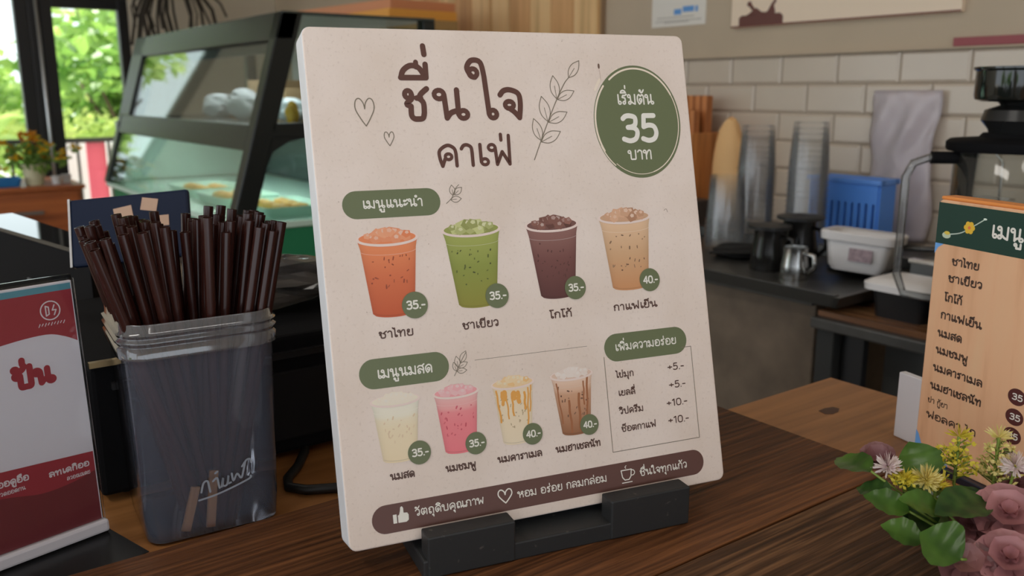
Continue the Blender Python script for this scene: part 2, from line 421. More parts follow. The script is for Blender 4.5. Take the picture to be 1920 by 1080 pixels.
# ================================================================== SETTING
m_floor = mat('floor_concrete', S(120, 112, 104), .5, var=.12, vscale=3)
m_ceil = mat('ceiling_paint', S(150, 142, 132), .8)
m_wall = mat('wall_paint', S(136, 123, 106, .45), .75, var=.04, vscale=4, bump=.05, bscale=60)
m_grout = mat('grout', S(112, 100, 88, .5), .9)
m_tile = mat('wall_tile', S(146, 135, 122, .45), .18, var=.03, vscale=7, bump=.06, bscale=9)
m_black = mat('black_metal', (.012, .012, .013), .4)
m_out = mat('outside_paving', (.50, .47, .43), .9, var=.1, vscale=2)

WX = 2.033   # tile wall
WY = 5.097   # window wall
struct(MB().box(-3.2, WX, -1.8, WY + .1, -.06, 0).build('floor', m_floor))
struct(MB().box(-3.2, WX, -1.8, WY + .1, 2.75, 2.82).build('ceiling', m_ceil))
struct(MB().box(WX, WX + .12, -1.8, WY + .1, 0, 2.75).build('wall_right', m_wall))
struct(MB().box(0.5, WX, -1.9, -1.8, 0, 2.75).box(-3.2, 0.5, -1.9, -1.8, 1.8, 2.75).build('wall_front', m_wall))  # unseen wall added behind the camera to narrow the light from there
# unseen open customer side, shaped for the incoming light: parapet, header and posts
lw = MB().box(-3.3, -3.2, -1.8, WY + .1, 0, .5).box(-3.3, -3.2, -1.8, WY + .1, 2.6, 2.75)
for yy in (-1.8, .4, 2.6, 4.9): lw.box(-3.3, -3.2, yy, yy + .12, .5, 2.6)
struct(lw.build('wall_left', m_wall))
# window wall: masonry right of the windows, header above them
struct(MB().box(1.225, WX, WY, WY + .1, 0, 2.75).box(-3.2, .33, WY, WY + .1, 0, 2.75).box(.33, 1.225, WY, WY + .1, 2.15, 2.75).build('wall_back', mat('back_wall_paint', S(150, 142, 128, .45), .8)))
# tiles: bevelled bricks in running bond on the right wall
tb = MB(); g = .0015; tw, thh = .170, .0745
tb.box(WX - .004, WX, .1, 3.2, .90, 1.363, 1)
for row in range(7):
    z1 = 1.363 - row * thh; off = (1.044 if row % 2 == 0 else 1.13) - 12 * tw
    for k in range(0, 26):
        y0 = off + k * tw
        if y0 < .1 or y0 > 3.05: continue
        a = (WX - .004, y0 + g, z1 - thh + g); bx = .010
        Y0, Y1, Z0, Z1 = y0 + g, y0 + tw - g, z1 - thh + g, z1 - g
        X0, X1, e = WX - .004, WX - .0095, .006
        tb.add([(X0, Y0, Z0), (X0, Y1, Z0), (X0, Y1, Z1), (X0, Y0, Z1), (X1, Y0 + e, Z0 + e), (X1, Y1 - e, Z0 + e), (X1, Y1 - e, Z1 - e), (X1, Y0 + e, Z1 - e)],
               [(4, 5, 6, 7), (0, 1, 5, 4), (1, 2, 6, 5), (2, 3, 7, 6), (3, 0, 4, 7)], 0)
struct(tb.build('trim_1', [m_tile, m_grout]))

# windows: black frames of the glazed front door wall
def frame(name, x0, x1, z0, z1, t=.05, bars=()):
    m = MB(); y0, y1 = WY, WY + .06
    m.box(x0, x0 + t, y0, y1, z0, z1).box(x1 - t, x1, y0, y1, z0, z1)
    m.box(x0 + t, x1 - t, y0, y1, z1 - t, z1).box(x0 + t, x1 - t, y0, y1, z0, z0 + t)
    o = struct(m.build(name, m_black, bevel=.004))
    gl = MB().box(x0 + t, x1 - t, y0 + .027, y0 + .033, z0 + t, z1 - t)
    gl.build('pane', M_WIN, o)
    return o
M_WIN = sheet('window_glass', (.95, .98, .96), gloss=.8)
frame('window_1', .815, 1.225, .05, 1.738, .05)
frame('window_2', .33, .755, .05, 2.15, .06)
struct(MB().box(.755, .815, WY + .001, WY + .07, 0, 2.15).build('trim_2', m_black, bevel=.004))
struct(MB().box(.815, 1.225, WY, WY + .08, 1.738, 2.15).build('trim_3', mat('black_lintel', (.02, .018, .016), .6)))
tag(MB().tube([(.79, WY - .03, .05), (.79, WY - .03, 2.1)], .008, 10).build('door_pull', mat('brushed_steel', (.6, .62, .63), .3, 1.0), smooth=True),
    'slim brushed steel pull bar running down the black window post', 'handle')

# ------------------------------------------------------------------ outside
struct(MB().box(-8, 12, WY + .1, 26, -.12, -.05).build('floor_outside', m_out))
lm1 = leafmat('foliage_bright', (.32, .52, .10), (.66, .80, .28), .4, .55, 3)
lm2 = leafmat('foliage_mid', (.12, .28, .05), (.34, .52, .12), .4, .5, 3)
lm3 = leafmat('foliage_yellow', (.48, .66, .16), (.74, .80, .30), .4, .55, 3)
bark = mat('bark', (.12, .08, .05), .9, bump=.5, bscale=30)
def tree(name, label, x, y, z0, z1, rad, n, m, size=.16, trunk=True):
    t = thing(name, label, 'tree', (x, y, -.05))
    rnd = random.Random(int(x * 100 + y * 7))
    f = MB()
    cs = [(rnd.gauss(0, rad * .5), rnd.gauss(0, rad * .4), rnd.uniform(z0, z1), rad * rnd.uniform(.3, .55)) for _ in range(14)]
    for _ in range(n):
        c = rnd.choice(cs)
        d = Vector((rnd.gauss(0, 1), rnd.gauss(0, 1), rnd.gauss(0, 1))).normalized() * c[3] * rnd.random() ** .4
        p = Vector(c[:3]) + d
        ax = Vector((rnd.gauss(0, 1), rnd.gauss(0, 1), rnd.gauss(0, .6))).normalized(); sd = ax.orthogonal().normalized()
        sd = Matrix.Rotation(rnd.uniform(0, 6.28), 3, ax) @ sd
        l = size * rnd.uniform(.6, 1.3)
        f.add([p, p + ax * l * .45 + sd * l * .24, p + ax * l, p + ax * l * .45 - sd * l * .24], [(0, 1, 2, 3)])
    f.build('foliage', m, t, normals=False)
    if trunk:
        b = MB().tube([(0, 0, 0), (rad * .05, 0, z0 * .6), (0, rad * .06, z1 * .8)], .07, 8, r2=.03)
        for k in range(5):
            a = k * 1.3
            b.tube([(0, 0, z0 * .5 + k * .12), (math.cos(a) * rad * .5, math.sin(a) * rad * .5, z0 + (z1 - z0) * .6)], .025, 6, r2=.01)
        b.build('trunk', bark, t, smooth=True)
    return t
tree('broadleaf_tree', 'dark leafy tree filling the middle of the window beside the display case', 1.9, 8.2, .9, 1.75, .75, 2200, lm2, .17)
tree('broadleaf_tree', 'pale sunlit tree standing farther off above the dark tree', 2.9, 11.6, 1.2, 3.0, 1.4, 1700, lm1, .22)
tree('broadleaf_tree', 'light green tree seen through the leftmost pane', .95, 10.4, .5, 1.7, .8, 1900, lm1, .19)
tree('flowering_shrub', 'yellow green shrub in the sun just above the railing', 1.55, 7.3, .65, 1.05, .55, 1500, lm3, .10)
tree('broadleaf_tree', 'tall green tree outside close behind the leftmost pane', .12, 8.3, .7, 2.7, .55, 2400, lm1, .15)  # added so the case glass reflects leaves instead of white sky
tree('broadleaf_tree', 'wide tree seen behind the upper glass of the display case', 3.6, 9.5, .8, 2.6, 1.2, 2600, lm1, .2)
for k_ in range(3): tree('hedge_tree', ['green tree outside the open customer side near the street corner', 'green tree outside the open customer side in the middle', 'green tree outside the open customer side next to the glazed front'][k_], -7.5 - .3 * k_, -.6 + 2.6 * k_, .3, 1.1, .9, 700, lm2, .28)  # unseen trees added for the case glass to reflect
pal = thing('banana_plant', 'tall banana plant with yellow green leaves outside the leftmost pane', 'plant', (.62, 6.75, -.05))
for k, (a, hgt) in enumerate(((200, 1.7), (160, 1.5), (260, 1.6), (20, 1.4), (330, 1.55))):
    f = MB(); dx, dy = math.cos(R(a)), math.sin(R(a)); prev = None
    vs = []; N = 9
    for i in range(N):
        t = i / (N - 1); wd = .13 * math.sin(math.pi * min(1, .08 + t * .92)) + .005
        c = Vector((dx * .42 * t, dy * .3 * t, hgt * .55 + hgt * .65 * t - .75 * t * t)); sdv = Vector((-dy, dx, 0))
        vs += [c + sdv * wd, c - Vector((0, 0, .03)), c - sdv * wd]
    f.add(vs, [(3 * i + j, 3 * i + j + 1, 3 * i + j + 4, 3 * i + j + 3) for i in range(N - 1) for j in (0, 1)])
    f.build('leaf', lm3 if k < 2 else lm1, pal, smooth=True, normals=False)
MB().tube([(0, 0, 0), (0, 0, 1.0)], .07, 10, r2=.04).build('stem', lm2, pal, smooth=True)
ra = thing('railing', 'black metal railing outside below the sunlit shrubs', 'railing', (0, 6.0, -.05))
MB().box(.3, 3.2, -.015, .015, 1.02, 1.05).box(.3, 3.2, -.012, .012, .15, .18).build('rail', m_black, ra)
for k in range(16):
    MB().box(.35 + k * .18, .365 + k * .18, -.008, .008, .18, 1.02).build('baluster', m_black, ra)
tag(MB().box(1.13, 1.24, 6.0155, 6.03, .62, .985).build('hanging_banner', mat('pink_cloth', (.75, .12, .2), .6)), 'pink and red banner hanging behind the black railing', 'banner')
for k, (x, zt) in enumerate(((1.40, .95), (1.14, .98), (1.75, .9))):
    tag(MB().box(x - .12, x + .12, 6.36, 6.40, -.05, zt).build('signboard', mat('white_board_paint', (.85, .87, .9), .6), bevel=.005),
        ['white signboard standing outside right of the pink banner', 'pale signboard standing outside left of the pink banner', 'white signboard outside behind the glass display case'][k], 'signboard')

# ================================================================== COUNTERS
m_dark = wood('dark_counter_wood', S(40, 22, 12), S(80, 49, 28), S(116, 74, 44), 0, 240, .5, .8, spec=.22, stretch=.035)
m_dark2 = wood('dark_counter_wood_worn', S(30, 18, 11), S(66, 44, 28), S(120, 86, 58), 0, 260, .52, .9, spec=.22, stretch=.03)
m_ply = wood('plywood', S(92, 58, 30), S(134, 90, 50), S(158, 110, 66), 0, 60, .42, .15, coarse=7, spec=.4)
m_under = mat('counter_front', (.05, .035, .025), .7)
cnt = thing('service_counter', 'brown wooden service counter the menu sign stands on', 'counter', (0, 0, 0))
MB().box(-.75, .69, .385, .620, .938, .95).build('top_plank', m_dark, cnt, bevel=.0012)
MB().box(-.75, .69, .150, .3832, .938, .95).build('top_plank', m_dark2, cnt, bevel=.0012)
MB().box(-.75, .69, -.09, .1482, .938, .95).build('top_plank', m_dark, cnt, bevel=.0012)
MB().prism([(-.75, -.09), (.90, -.09), (.90, .592), (.52, .592), (.52, 1.30), (-.75, 1.30)], 'z', .918, .9378).build('base_board', m_ply, cnt, bevel=.001)
MB().prism([(-.70, -.04), (.86, -.04), (.86, .56), (.48, .56), (.48, 1.26), (-.70, 1.26)], 'z', 0.0, .918).build('body', m_under, cnt)
tag(MB().prism([(-.013, -.004), (-.006, -.009), (.005, -.008), (.014, -.003), (.013, .004), (.002, .007), (-.010, .006)], 'z', 0, .0003).build('wood_stain', mat('knot', S(62, 34, 18), .5)),
    'dark knot stain on the light plywood by the corner', 'stain').location = (.80, .525, .9378)

# back counter against the tile wall
m_conc = mat('concrete_panel', S(84, 73, 62, .5), .75, var=.22, vscale=14, bump=.15, bscale=80)
m_darkst = mat('dark_steel', (.10, .098, .092), .36, .6, var=.2, vscale=15)
bc = thing('back_counter', 'grey concrete fronted back counter below the tiled wall', 'counter', (0, 0, 0))
MB().box(1.36, WX - .01, .935, 2.28, 0, .895).build('body', m_conc, bc, bevel=.003)
MB().box(1.34, WX - .01, .93, 2.28, .895, .908).build('top', m_darkst, bc, bevel=.002)
tr = thing('drip_tray', 'long dark steel tray with raised rim on the back counter', 'tray', (0, 0, .908))
MB().box(1.315, 1.70, .868, 2.20, 0, .006).build('tray_floor', m_darkst, tr)
rim = MB()
rim.prism([(1.310, 0), (1.322, 0), (1.318, .024), (1.306, .024)], 'y', .862, 2.20)
rim.prism([(1.706, .006), (1.694, .006), (1.698, .03), (1.71, .03)], 'y', .862, 2.20)
rim.add([(1.31, .862, 0), (1.71, .862, 0), (1.72, .85, .032), (1.30, .85, .022), (1.31, .874, 0), (1.71, .874, 0), (1.72, .862, .032), (1.30, .862, .022)],
        [(0, 1, 2, 3), (4, 7, 6, 5), (3, 2, 6, 7), (0, 4, 5, 1), (0, 3, 7, 4), (1, 5, 6, 2)])
rim.build('rim', mat('black_rim', (.045, .044, .04), .32, .4), tr, bevel=.0015)

st = thing('steel_table', 'low steel table with dark legs right of the concrete counter', 'table', (0, 0, 0))
MB().box(1.30, WX - .01, .10, .905, .868, .888).build('top_frame', m_darkst, st, bevel=.003)
MB().box(1.315, WX - .01, .10, .900, .888, .8985).build('table_board', wood('table_wood', S(70, 45, 28), S(104, 70, 45), S(135, 100, 70), 1, 60, .25, .1), st, bevel=.001)
m_leg = mat('dark_leg', (.035, .036, .035), .5, .3)
for (x, y) in ((1.315, .865), (1.315, .12), (1.95, .865), (1.95, .12)):
    MB().box(x, x + .035, y, y + .035, 0, .868).build('leg', m_leg, st, bevel=.002)
MB().box(1.335, 1.35, .82, .86, .0, .868).build('leg', m_black, st)
MB().box(1.42, 1.43, .14, .83, .1, .868).build('back_panel', mat('grey_panel', (.075, .073, .068), .6, var=.15, vscale=6), st)

# ================================================================== MENU SIGN (the hero)
PH, YAW = R(13.98), R(-13.484)
m_sign = bpy.data.materials.new('sign_face'); m_sign.use_nodes = True
def sign_mat():
    n = m_sign.node_tree; b = n.nodes['Principled BSDF']; b.inputs['Roughness'].default_value = .62
    b.inputs['Specular IOR Level'].default_value = .35
    tc = n.nodes.new('ShaderNodeTexCoord')
    def noise(sc, de):
        no = n.nodes.new('ShaderNodeTexNoise'); no.inputs['Scale'].default_value = sc; no.inputs['Detail'].default_value = de
        n.links.new(tc.outputs['Object'], no.inputs['Vector']); return no
    a = noise(14, 6); c = noise(420, 3); d = noise(900, 2)
    r = n.nodes.new('ShaderNodeValToRGB'); e = r.color_ramp.elements
    e[0].position = .3; e[1].position = .7
    e[0].color = (*S(192, 177, 166), 1); e[1].color = (*S(202, 189, 181), 1)
    n.links.new(a.outputs['Fac'], r.inputs['Fac'])
    r2 = n.nodes.new('ShaderNodeValToRGB'); e = r2.color_ramp.elements
    e[0].position = .26; e[0].color = (.89, .87, .86, 1); e[1].position = .42; e[1].color = (1, 1, 1, 1)
    n.links.new(c.outputs['Fac'], r2.inputs['Fac'])
    mx = n.nodes.new('ShaderNodeMix'); mx.data_type = 'RGBA'; mx.blend_type = 'MULTIPLY'; mx.inputs[0].default_value = 1
    n.links.new(r.outputs['Color'], mx.inputs[6]); n.links.new(r2.outputs['Color'], mx.inputs[7])
    n.links.new(mx.outputs[2], b.inputs['Base Color'])
    bp = n.nodes.new('ShaderNodeBump'); bp.inputs['Strength'].default_value = .22; bp.inputs['Distance'].default_value = .001
    n.links.new(c.outputs['Fac'], bp.inputs['Height']); n.links.new(bp.outputs['Normal'], b.inputs['Normal'])
sign_mat()
m_edge = mat('sign_edge', (.86, .86, .88), .6, var=.03, vscale=40, bump=.1)
sign = thing('menu_sign', 'large cream drinks menu board leaning back in the black wooden stand', 'sign', (.2293, .4997, .9702), (-PH, 0, YAW))
W, H, TH = .300, .3541, .025
def rrect(x0, x1, z0, z1, r, n=5):
    out = []
    for cx, cz, a0 in ((x1 - r, z1 - r, 0), (x0 + r, z1 - r, 90), (x0 + r, z0 + r, 180), (x1 - r, z0 + r, 270)):
        for k in range(n + 1):
            a = R(a0 + 90 * k / n); out.append((cx + r * math.cos(a), cz + r * math.sin(a)))
    return out
sp = MB(); sp.prism(rrect(0, W, 0, H, .006), 'y', 0, TH, 1)
sp.m[0] = 0; sp.m[1] = 0
for i, f in enumerate(sp.f):
    pass
pan = sp.build('panel', [m_sign, m_edge], sign, bevel=.0012)

def on_sign(x, y, h): return (x / 1000, -.00006 - h * .00007, y / 1000)
# inks (as they look printed)
K_GRN = S(90, 97, 69); K_GRN2 = S(82, 90, 64); K_BRN = S(78, 48, 40); K_BAND = S(84, 56, 50)
K_WHT = S(226, 222, 213); K_TXT = S(72, 48, 40); K_LINE = S(108, 98, 84); K_RIM = S(214, 196, 188)

p = Print(on_sign)
wd = 4.0
p.text('ช', 64.5, 83.5, 288.3, 24.5, wd, K_BRN); 
# sara ue and the tone mark, drawn at their own places
p.stroke(catmull([(66, 319.5), (68, 324.6), (73.5, 328), (79.5, 326.4), (83.6, 319.6)]), wd, K_BRN, 2)
p.stroke([(65.8, 319.5), (84.2, 319.5), (84.4, 329)], wd, K_BRN, 2, True)
p.stroke([(77.5, 327), (77.6, 330.5)], wd * .9, K_BRN, 2)
p.stroke([(84.2, 336), (83.8, 342)], wd, K_BRN, 2)
p.text('น', 86.5, 112.5, 288.3, 24.5, wd, K_BRN)
p.text('Ұ', 121.3, 134.5, 288.3, 24.5, wd, K_BRN)
p.text('จ', 134.5, 155.5, 288.3, 24.5, wd, K_BRN)
p.text('คาเฟ่', 85.3, 143.5, 255.2, 17.3, 2.6, K_BRN)
p.build('title_lettering', sign)

p = Print(on_sign)
def heart(p, cx, cy, wdt, hgt, sw, col, h=2, open_=0):
    pts = [(0, -.5), (-.22, -.25), (-.46, .12), (-.42, .42), (-.24, .5), (-.06, .34), (0, .12)]
    for sg in (1, -1):
        p.stroke(catmull([(cx + sg * a * wdt, cy + b * hgt) for a, b in pts]), sw, col, h)
heart(p, 38.3, 295.5, 14.2, 19, .75, K_LINE); p.build('heart_drawing', sign); p = Print(on_sign)
heart(p, 53.6, 276.8, 7.3, 9.6, .6, K_LINE); p.build('heart_drawing', sign); p = Print(on_sign)
def leaf_outline(p, bx, by, tx, ty, wv, sw, col):
    dx, dy = tx - bx, ty - by; nx, ny = -dy, dx
    for sg in (1, -1):
        p.stroke(catmull([(bx, by), (bx + .3 * dx + sg * nx * wv, by + .3 * dy + sg * ny * wv), (bx + .65 * dx + sg * nx * wv, by + .65 * dy + sg * ny * wv), (tx, ty)]), sw, col)
    p.stroke([(bx, by), (bx + .55 * dx, by + .55 * dy)], sw * .8, col)
sp_ = [(161.6, 258.9), (167, 270), (174, 284), (183, 301), (191.5, 315), (196, 320)]
p.stroke(catmull(sp_), .7, K_LINE)
for b, t in (((196, 320), (206, 333)), ((184.5, 304), (183, 321.5)), ((185, 303.5), (199.5, 310)), ((175.5, 287), (172, 306)), ((176, 286.5), (192, 294)), ((168.5, 273), (164, 289.5)), ((168.5, 272), (185, 279.5))):
    leaf_outline(p, *b, *t, .19, .6, K_LINE)
p.build('leaf_sprig_drawing', sign); p = Print(on_sign)
p.stroke(catmull([(90.5, 230), (95, 234), (98, 240), (101, 243)]), .5, K_LINE)
for b, t in (((96, 235.5), (95.5, 243)), ((97, 236), (103, 241)), ((94, 232.5), (102, 233))): leaf_outline(p, *b, *t, .24, .5, K_LINE)
p.build('leaf_sprig_drawing', sign); p = Print(on_sign)
p.stroke(catmull([(84.5, 108.5), (88, 114), (91, 119), (94.5, 124)]), .5, K_LINE)
for b, t in (((90, 117), (94.5, 125)), ((88, 114), (87, 122)), ((88, 114), (95, 117)), ((86.5, 111.5), (84.6, 118)), ((86.5, 111.5), (94, 111.5))): leaf_outline(p, *b, *t, .22, .45, K_LINE)
p.build('leaf_sprig_drawing', sign); p = Print(on_sign)
p.stroke([(100.7, 117.7), (189.9, 117.9)], .28, K_LINE); p.build('rule_line', sign); p = Print(on_sign)
for a, b in (((203.3, 108), (203.3, 36.2)), ((203.3, 36.2), (280.4, 36.2)), ((280.4, 36.2), (280.4, 108)), ((280.4, 108), (272, 108))): p.stroke([a, b], .5, K_LINE)
p.build('list_frame', sign); p = Print(on_sign)
for k in range(26):     # chips and specks in the paint
    x, y = random.uniform(3, 297), random.uniform(3, 350); r = random.uniform(.15, .4)
    p.ell(x, y, r, r * random.uniform(.7, 1.6), S(150, 130, 116), 1, 7)
p.ell(222.5, 329, .9, 2.2, S(96, 74, 62), 1, 8); p.stroke([(222.8, 326), (223.2, 318)], .25, S(150, 128, 112))
p.stroke(catmull([(268, 216), (270, 217), (271, 214.5)]), .4, S(128, 110, 98))
p.build('paint_specks', sign)['kind'] = 'stuff'

p = Print(on_sign)
p.ell(252.3, 286, 38.3, 43.8, K_GRN, 1, 72)
LGT = S(206, 192, 176)
p.ring(252.9, 286.2, 35.9, .8, LGT, 2, 41.0, -75, 30, 40)
p.ring(252.6, 286.4, 36.1, 1.4, LGT, 2, 41.0, 30, 128, 40)
p.ring(251.6, 286, 36.3, 1.5, LGT, 2, 41.4, 138, 212, 30)
p.ring(252.0, 285.6, 37.2, .9, LGT, 2, 41.8, 205, 232, 14)
p.ring(252.5, 286.4, 36.2, .5, LGT, 2, 41.3, 232, 285, 24)
p.stroke([(217.5, 311), (222, 318.5)], 2.2, LGT, 2)
p.ring(252.5, 286.5, 38.6, .9, LGT, 2, 43.9, 112, 121, 8)
bd = p.build('starting_price_badge', sign)
p = Print(on_sign)
p.text('เริ่มต้น', 234.6, 267.8, 299, 8.6, 1.25, K_WHT, 3)
p.text('35', 234.5, 268, 269.2, 18.8, 3.9, K_WHT, 3)
p.text('บาท', 240.1, 261.5, 256.2, 8.0, 1.2, K_WHT, 3)
p.build('badge_lettering', bd)

def pill(p, x0, x1, y0, y1, col, h=1):
    r = (y1 - y0) / 2; pts = []
    for cx, a0 in ((x1 - r, -90), (x0 + r, 90)):
        for k in range(15):
            a = R(a0 + 180 * k / 14); pts.append((cx + r * math.cos(a), (y0 + y1) / 2 + r * math.sin(a)))
    p.poly(pts, col, h)
for (x0, x1, y0, y1, txt, t0, t1, tb_, xh, ww) in ((16.6, 86.2, 222.4, 241.6, 'เมนูแนะนำ', 29.8, 72.8, 229, 6.0, .95),
        (17.3, 81.2, 106.3, 126.8, 'เมนูนมสด', 29.0, 68.6, 112.8, 6.4, 1.0), (204.2, 277, 103.6, 124.6, 'เพิ่มความอร่อย', 212.8, 267.2, 111.3, 5.4, .85)):
    p = Print(on_sign); pill(p, x0, x1, y0, y1, K_GRN)
    bn = p.build('heading_banner', sign)
    p = Print(on_sign); p.text(txt, t0, t1, tb_, xh, ww, K_WHT, 3); p.build('heading_lettering', bn)

# the printed drinks
def mixc(a, b, t): return tuple(a[i] * (1 - t) + b[i] * t for i in range(3))
def drink(cx, yr, ry, rw, yb, bw, top, mid, low, ice, ice2, speck, badge, price, ncol=14, drips=None, foam=None, sharp=True):
    rnd = random.Random(int(cx * 10))
    p = Print(on_sign)
    N = 14; vs = []; fs = []; cs = []
    for i in range(N + 1):
        t = i / N; y = yr + (yb - yr) * t
        w_ = rw * .93 + (bw - rw * .93) * t
        if t < .12: w_ += rw * .05 * (1 - t / .12)
        c = mixc(top, mid, t / .45) if t < .45 else mixc(mid, low, (t - .45) / .55)
        if foam and t < .28: c = mixc(foam, top, t / .28)
        for k in range(ncol + 1):
            q = 2 * k / ncol - 1
            sag = -ry * .62 * math.sqrt(max(0, 1 - q * q))
            e = 1 - .16 * q ** 6
            vs.append(on_sign(cx + q * w_, y + sag, 2)); cs.append(tuple(x * e for x in c))
    for i in range(N):
        for k in range(ncol):
            a = i * (ncol + 1) + k; fs.append((a, a + 1, a + ncol + 2, a + ncol + 1))
    p.mb.add(vs, fs, 0, cs)
    # rim: pale lip, then the drink's surface and the ice heaped in it
    p.ell(cx, yr, rw, ry, K_RIM, 3, 40)
    p.ell(cx, yr + .3, rw * .92, ry * .78, mixc(ice2, top, .5), 4, 40)
    lumps = [(-.62, .1, .26), (-.34, .55, .3), (-.05, .2, .3), (.22, .62, .32), (.5, .35, .28), (.7, .0, .2), (-.15, .75, .28), (-.45, -.1, .22), (.3, -.1, .25), (.05, .8, .26), (-.75, .4, .16), (.72, .45, .2)]
    for j, (lx, ly, ls) in enumerate(lumps):
        x0, y0 = cx + lx * rw * .86, yr + ly * ry * .95; s_ = ls * rw * .84; a0 = rnd.uniform(0, 2)
        q = [(x0 + s_ * (1 + rnd.uniform(-.15, .1)) * math.cos(a0 + k * 6.283 / 5), y0 + s_ * .8 * math.sin(a0 + k * 6.283 / 5)) for k in range(5)]
        t = rnd.random()
        p.poly(q, mixc(ice, ice2, t), 5 + j * .12)
        p.poly([(x0 + .42 * (a - x0) + s_ * .14, y0 + .42 * (b - y0) + s_ * .26) for a, b in q], mixc(ice, (.86, .8, .75), .12 + .3 * rnd.random()), 5.06 + j * .12)
    # lip in front of the ice
    p.ring(cx, yr, rw * .985, rw * .045, K_RIM, 7, ry * .97, 185, 355, 30)
    p.ring(cx, yr - (yr - yb) * .16, rw * .9, .3, mixc(top, (.9, .85, .8), .35), 3, ry * .62, 190, 350, 24)
    p.ring(cx, yb + 1.2, bw * .95, .35, mixc(low, (.05, .03, .02), .3), 3, ry * .6, 195, 345, 24)
    for j in range(24 if speck else 0):
        t = rnd.uniform(.2, .72); q = rnd.uniform(-.85, .85); w_ = rw * .93 + (bw - rw * .93) * t
        x, y = cx + q * w_, yr + (yb - yr) * t - ry * .5 * math.sqrt(1 - q * q); a = rnd.uniform(-.5, 1.9)
        l = rnd.uniform(.2, 2.2)
        p.stroke([(x, y), (x + l * math.cos(a) * .6, y + l * math.sin(a))], rnd.uniform(.6, 1.15), mixc(speck, mid, rnd.uniform(0, .45)), 3)
    if drips:
        for j, (q, t0, t1, sw) in enumerate(drips[1]):
            pts = []
            for k in range(7):
                t = t0 + (t1 - t0) * k / 6; w_ = rw * .9 + (bw - rw * .93) * t
                pts.append((cx + q * w_ + .3 * math.sin(k * 1.7 + j), yr + (yb - yr) * t - ry * .55 * math.sqrt(1 - q * q)))
            p.stroke(pts, sw, drips[0], 3)
    o = p.build('printed_drink', sign)
    p = Print(on_sign); p.ell(badge[0], badge[1], badge[2], badge[2] * 1.0, K_GRN, 8, 36)
    b_ = p.build('price_badge', o)
    p = Print(on_sign); k = badge[2]
    p.text(price + '.-', badge[0] - k * .72, badge[0] + k * .76, badge[1] - k * .32, k * .56, k * .125, K_WHT, 9)
    p.build('price_lettering', b_)
drink(45.6, 208.3, 5.4, 21.9, 157.2, 14.8, S(212, 128, 84), S(184, 96, 60), S(168, 74, 40), S(226, 160, 124), S(196, 112, 72), S(120, 50, 34), (60.6, 160.7, 9.3), '35')
drink(107.2, 210.6, 5.2, 22.4, 157.8, 14.4, S(142, 148, 78), S(120, 128, 58), S(122, 118, 46), S(176, 178, 122), S(116, 120, 62), S(50, 56, 26), (122.0, 161.8, 8.9), '35')
drink(170.6, 210.2, 5.2, 21.8, 158.6, 14.0, S(126, 90, 84), S(100, 62, 58), S(78, 44, 42), S(132, 90, 80), S(72, 42, 36), S(64, 36, 34), (184.8, 162.3, 8.7), '35')
drink(232.2, 212.6, 5.0, 22.9, 159.6, 15.6, S(200, 168, 138), S(182, 146, 112), S(176, 124, 84), S(196, 156, 128), S(150, 108, 82), S(88, 62, 48), (249.0, 163.0, 8.9), '40')
drink(40.4, 97.0, 4.2, 17.6, 57.2, 12.0, S(222, 214, 194), S(212, 196, 166), S(214, 196, 164), S(222, 212, 196), S(206, 194, 178), S(190, 168, 140), (54.0, 59.2, 8.2), '35', foam=S(226, 220, 204))
drink(84.4, 97.0, 4.2, 17.0, 56.6, 11.6, S(226, 150, 150), S(218, 122, 128), S(206, 108, 116), S(224, 182, 182), S(206, 146, 150), S(176, 70, 84), (95.6, 59.4, 7.9), '35', foam=S(222, 176, 172))
drink(127.6, 97.9, 4.2, 16.8, 56.4, 11.2, S(216, 196, 168), S(212, 194, 166), S(214, 198, 172), S(224, 204, 170), S(206, 166, 110), S(150, 130, 96), (139.4, 59.6, 7.8), '40',
      drips=(S(196, 140, 66), ((-.9, .08, .62, 1.4), (-.62, .1, .3, 2.4), (-.4, .1, .55, 1.1), (-.1, .12, .5, 1.4), (.25, .12, .28, 3.2), (.6, .14, .42, 1.8), (.78, .08, .7, 1.2), (.92, .05, .5, 1.0), (-.5, .1, .2, 4.0), (0, .12, .2, 4.0))))
drink(174.9, 98.4, 4.2, 17.6, 56.2, 11.6, S(186, 148, 122), S(170, 128, 100), S(128, 84, 56), S(218, 206, 198), S(196, 180, 170), S(66, 40, 34), (185.6, 59.8, 7.7), '40', foam=S(206, 180, 162),
      drips=(S(140, 88, 56), ((-.85, .1, .8, 1.1), (-.3, .4, .95, 1.8), (.3, .3, .92, 2.0), (.8, .05, .9, 1.6), (.6, .1, .5, 1.2))))

p = Print(on_sign)
for txt, x0, x1, bs, xh in (('ชาไทย', 33, 57.6, 139.8, 5.2), ('ชาเขียว', 93.4, 121.2, 139.9, 5.2), ('โกโก้', 161.4, 179.8, 141, 5.0), ('กาแฟเย็น', 214.8, 253.4, 141.6, 5.0),
        ('นมสด', 31.8, 49.2, 43, 4.8), ('นมชมพู', 71.4, 94, 42.2, 4.7), ('นมคาราเมล', 110.4, 145.4, 42.4, 4.7), ('นมฮาเชลนัท', 156.2, 193.4, 42.6, 4.7)):
    p = Print(on_sign); p.text(txt, x0, x1, bs, xh, .95, K_TXT); p.build('drink_name', sign)
for txt, x0, x1, bs, pr, q0 in (('ไข่มุก', 211.6, 227, 91, '+5.-', 256.8), ('เยลลี่', 212, 227, 77.2, '+5.-', 256.8), ('วิปครีม', 211.5, 232.6, 63.4, '+10.-', 253), ('ช็อตกาแฟ', 212, 242.2, 50, '+10.-', 253)):
    p = Print(on_sign); p.text(txt, x0, x1, bs, 4.4, .78, K_TXT); p.build('extra_name', sign)
    p = Print(on_sign); p.text(pr, q0, 271.8, bs + .2, 4.6, .85, K_TXT); p.build('extra_price', sign)

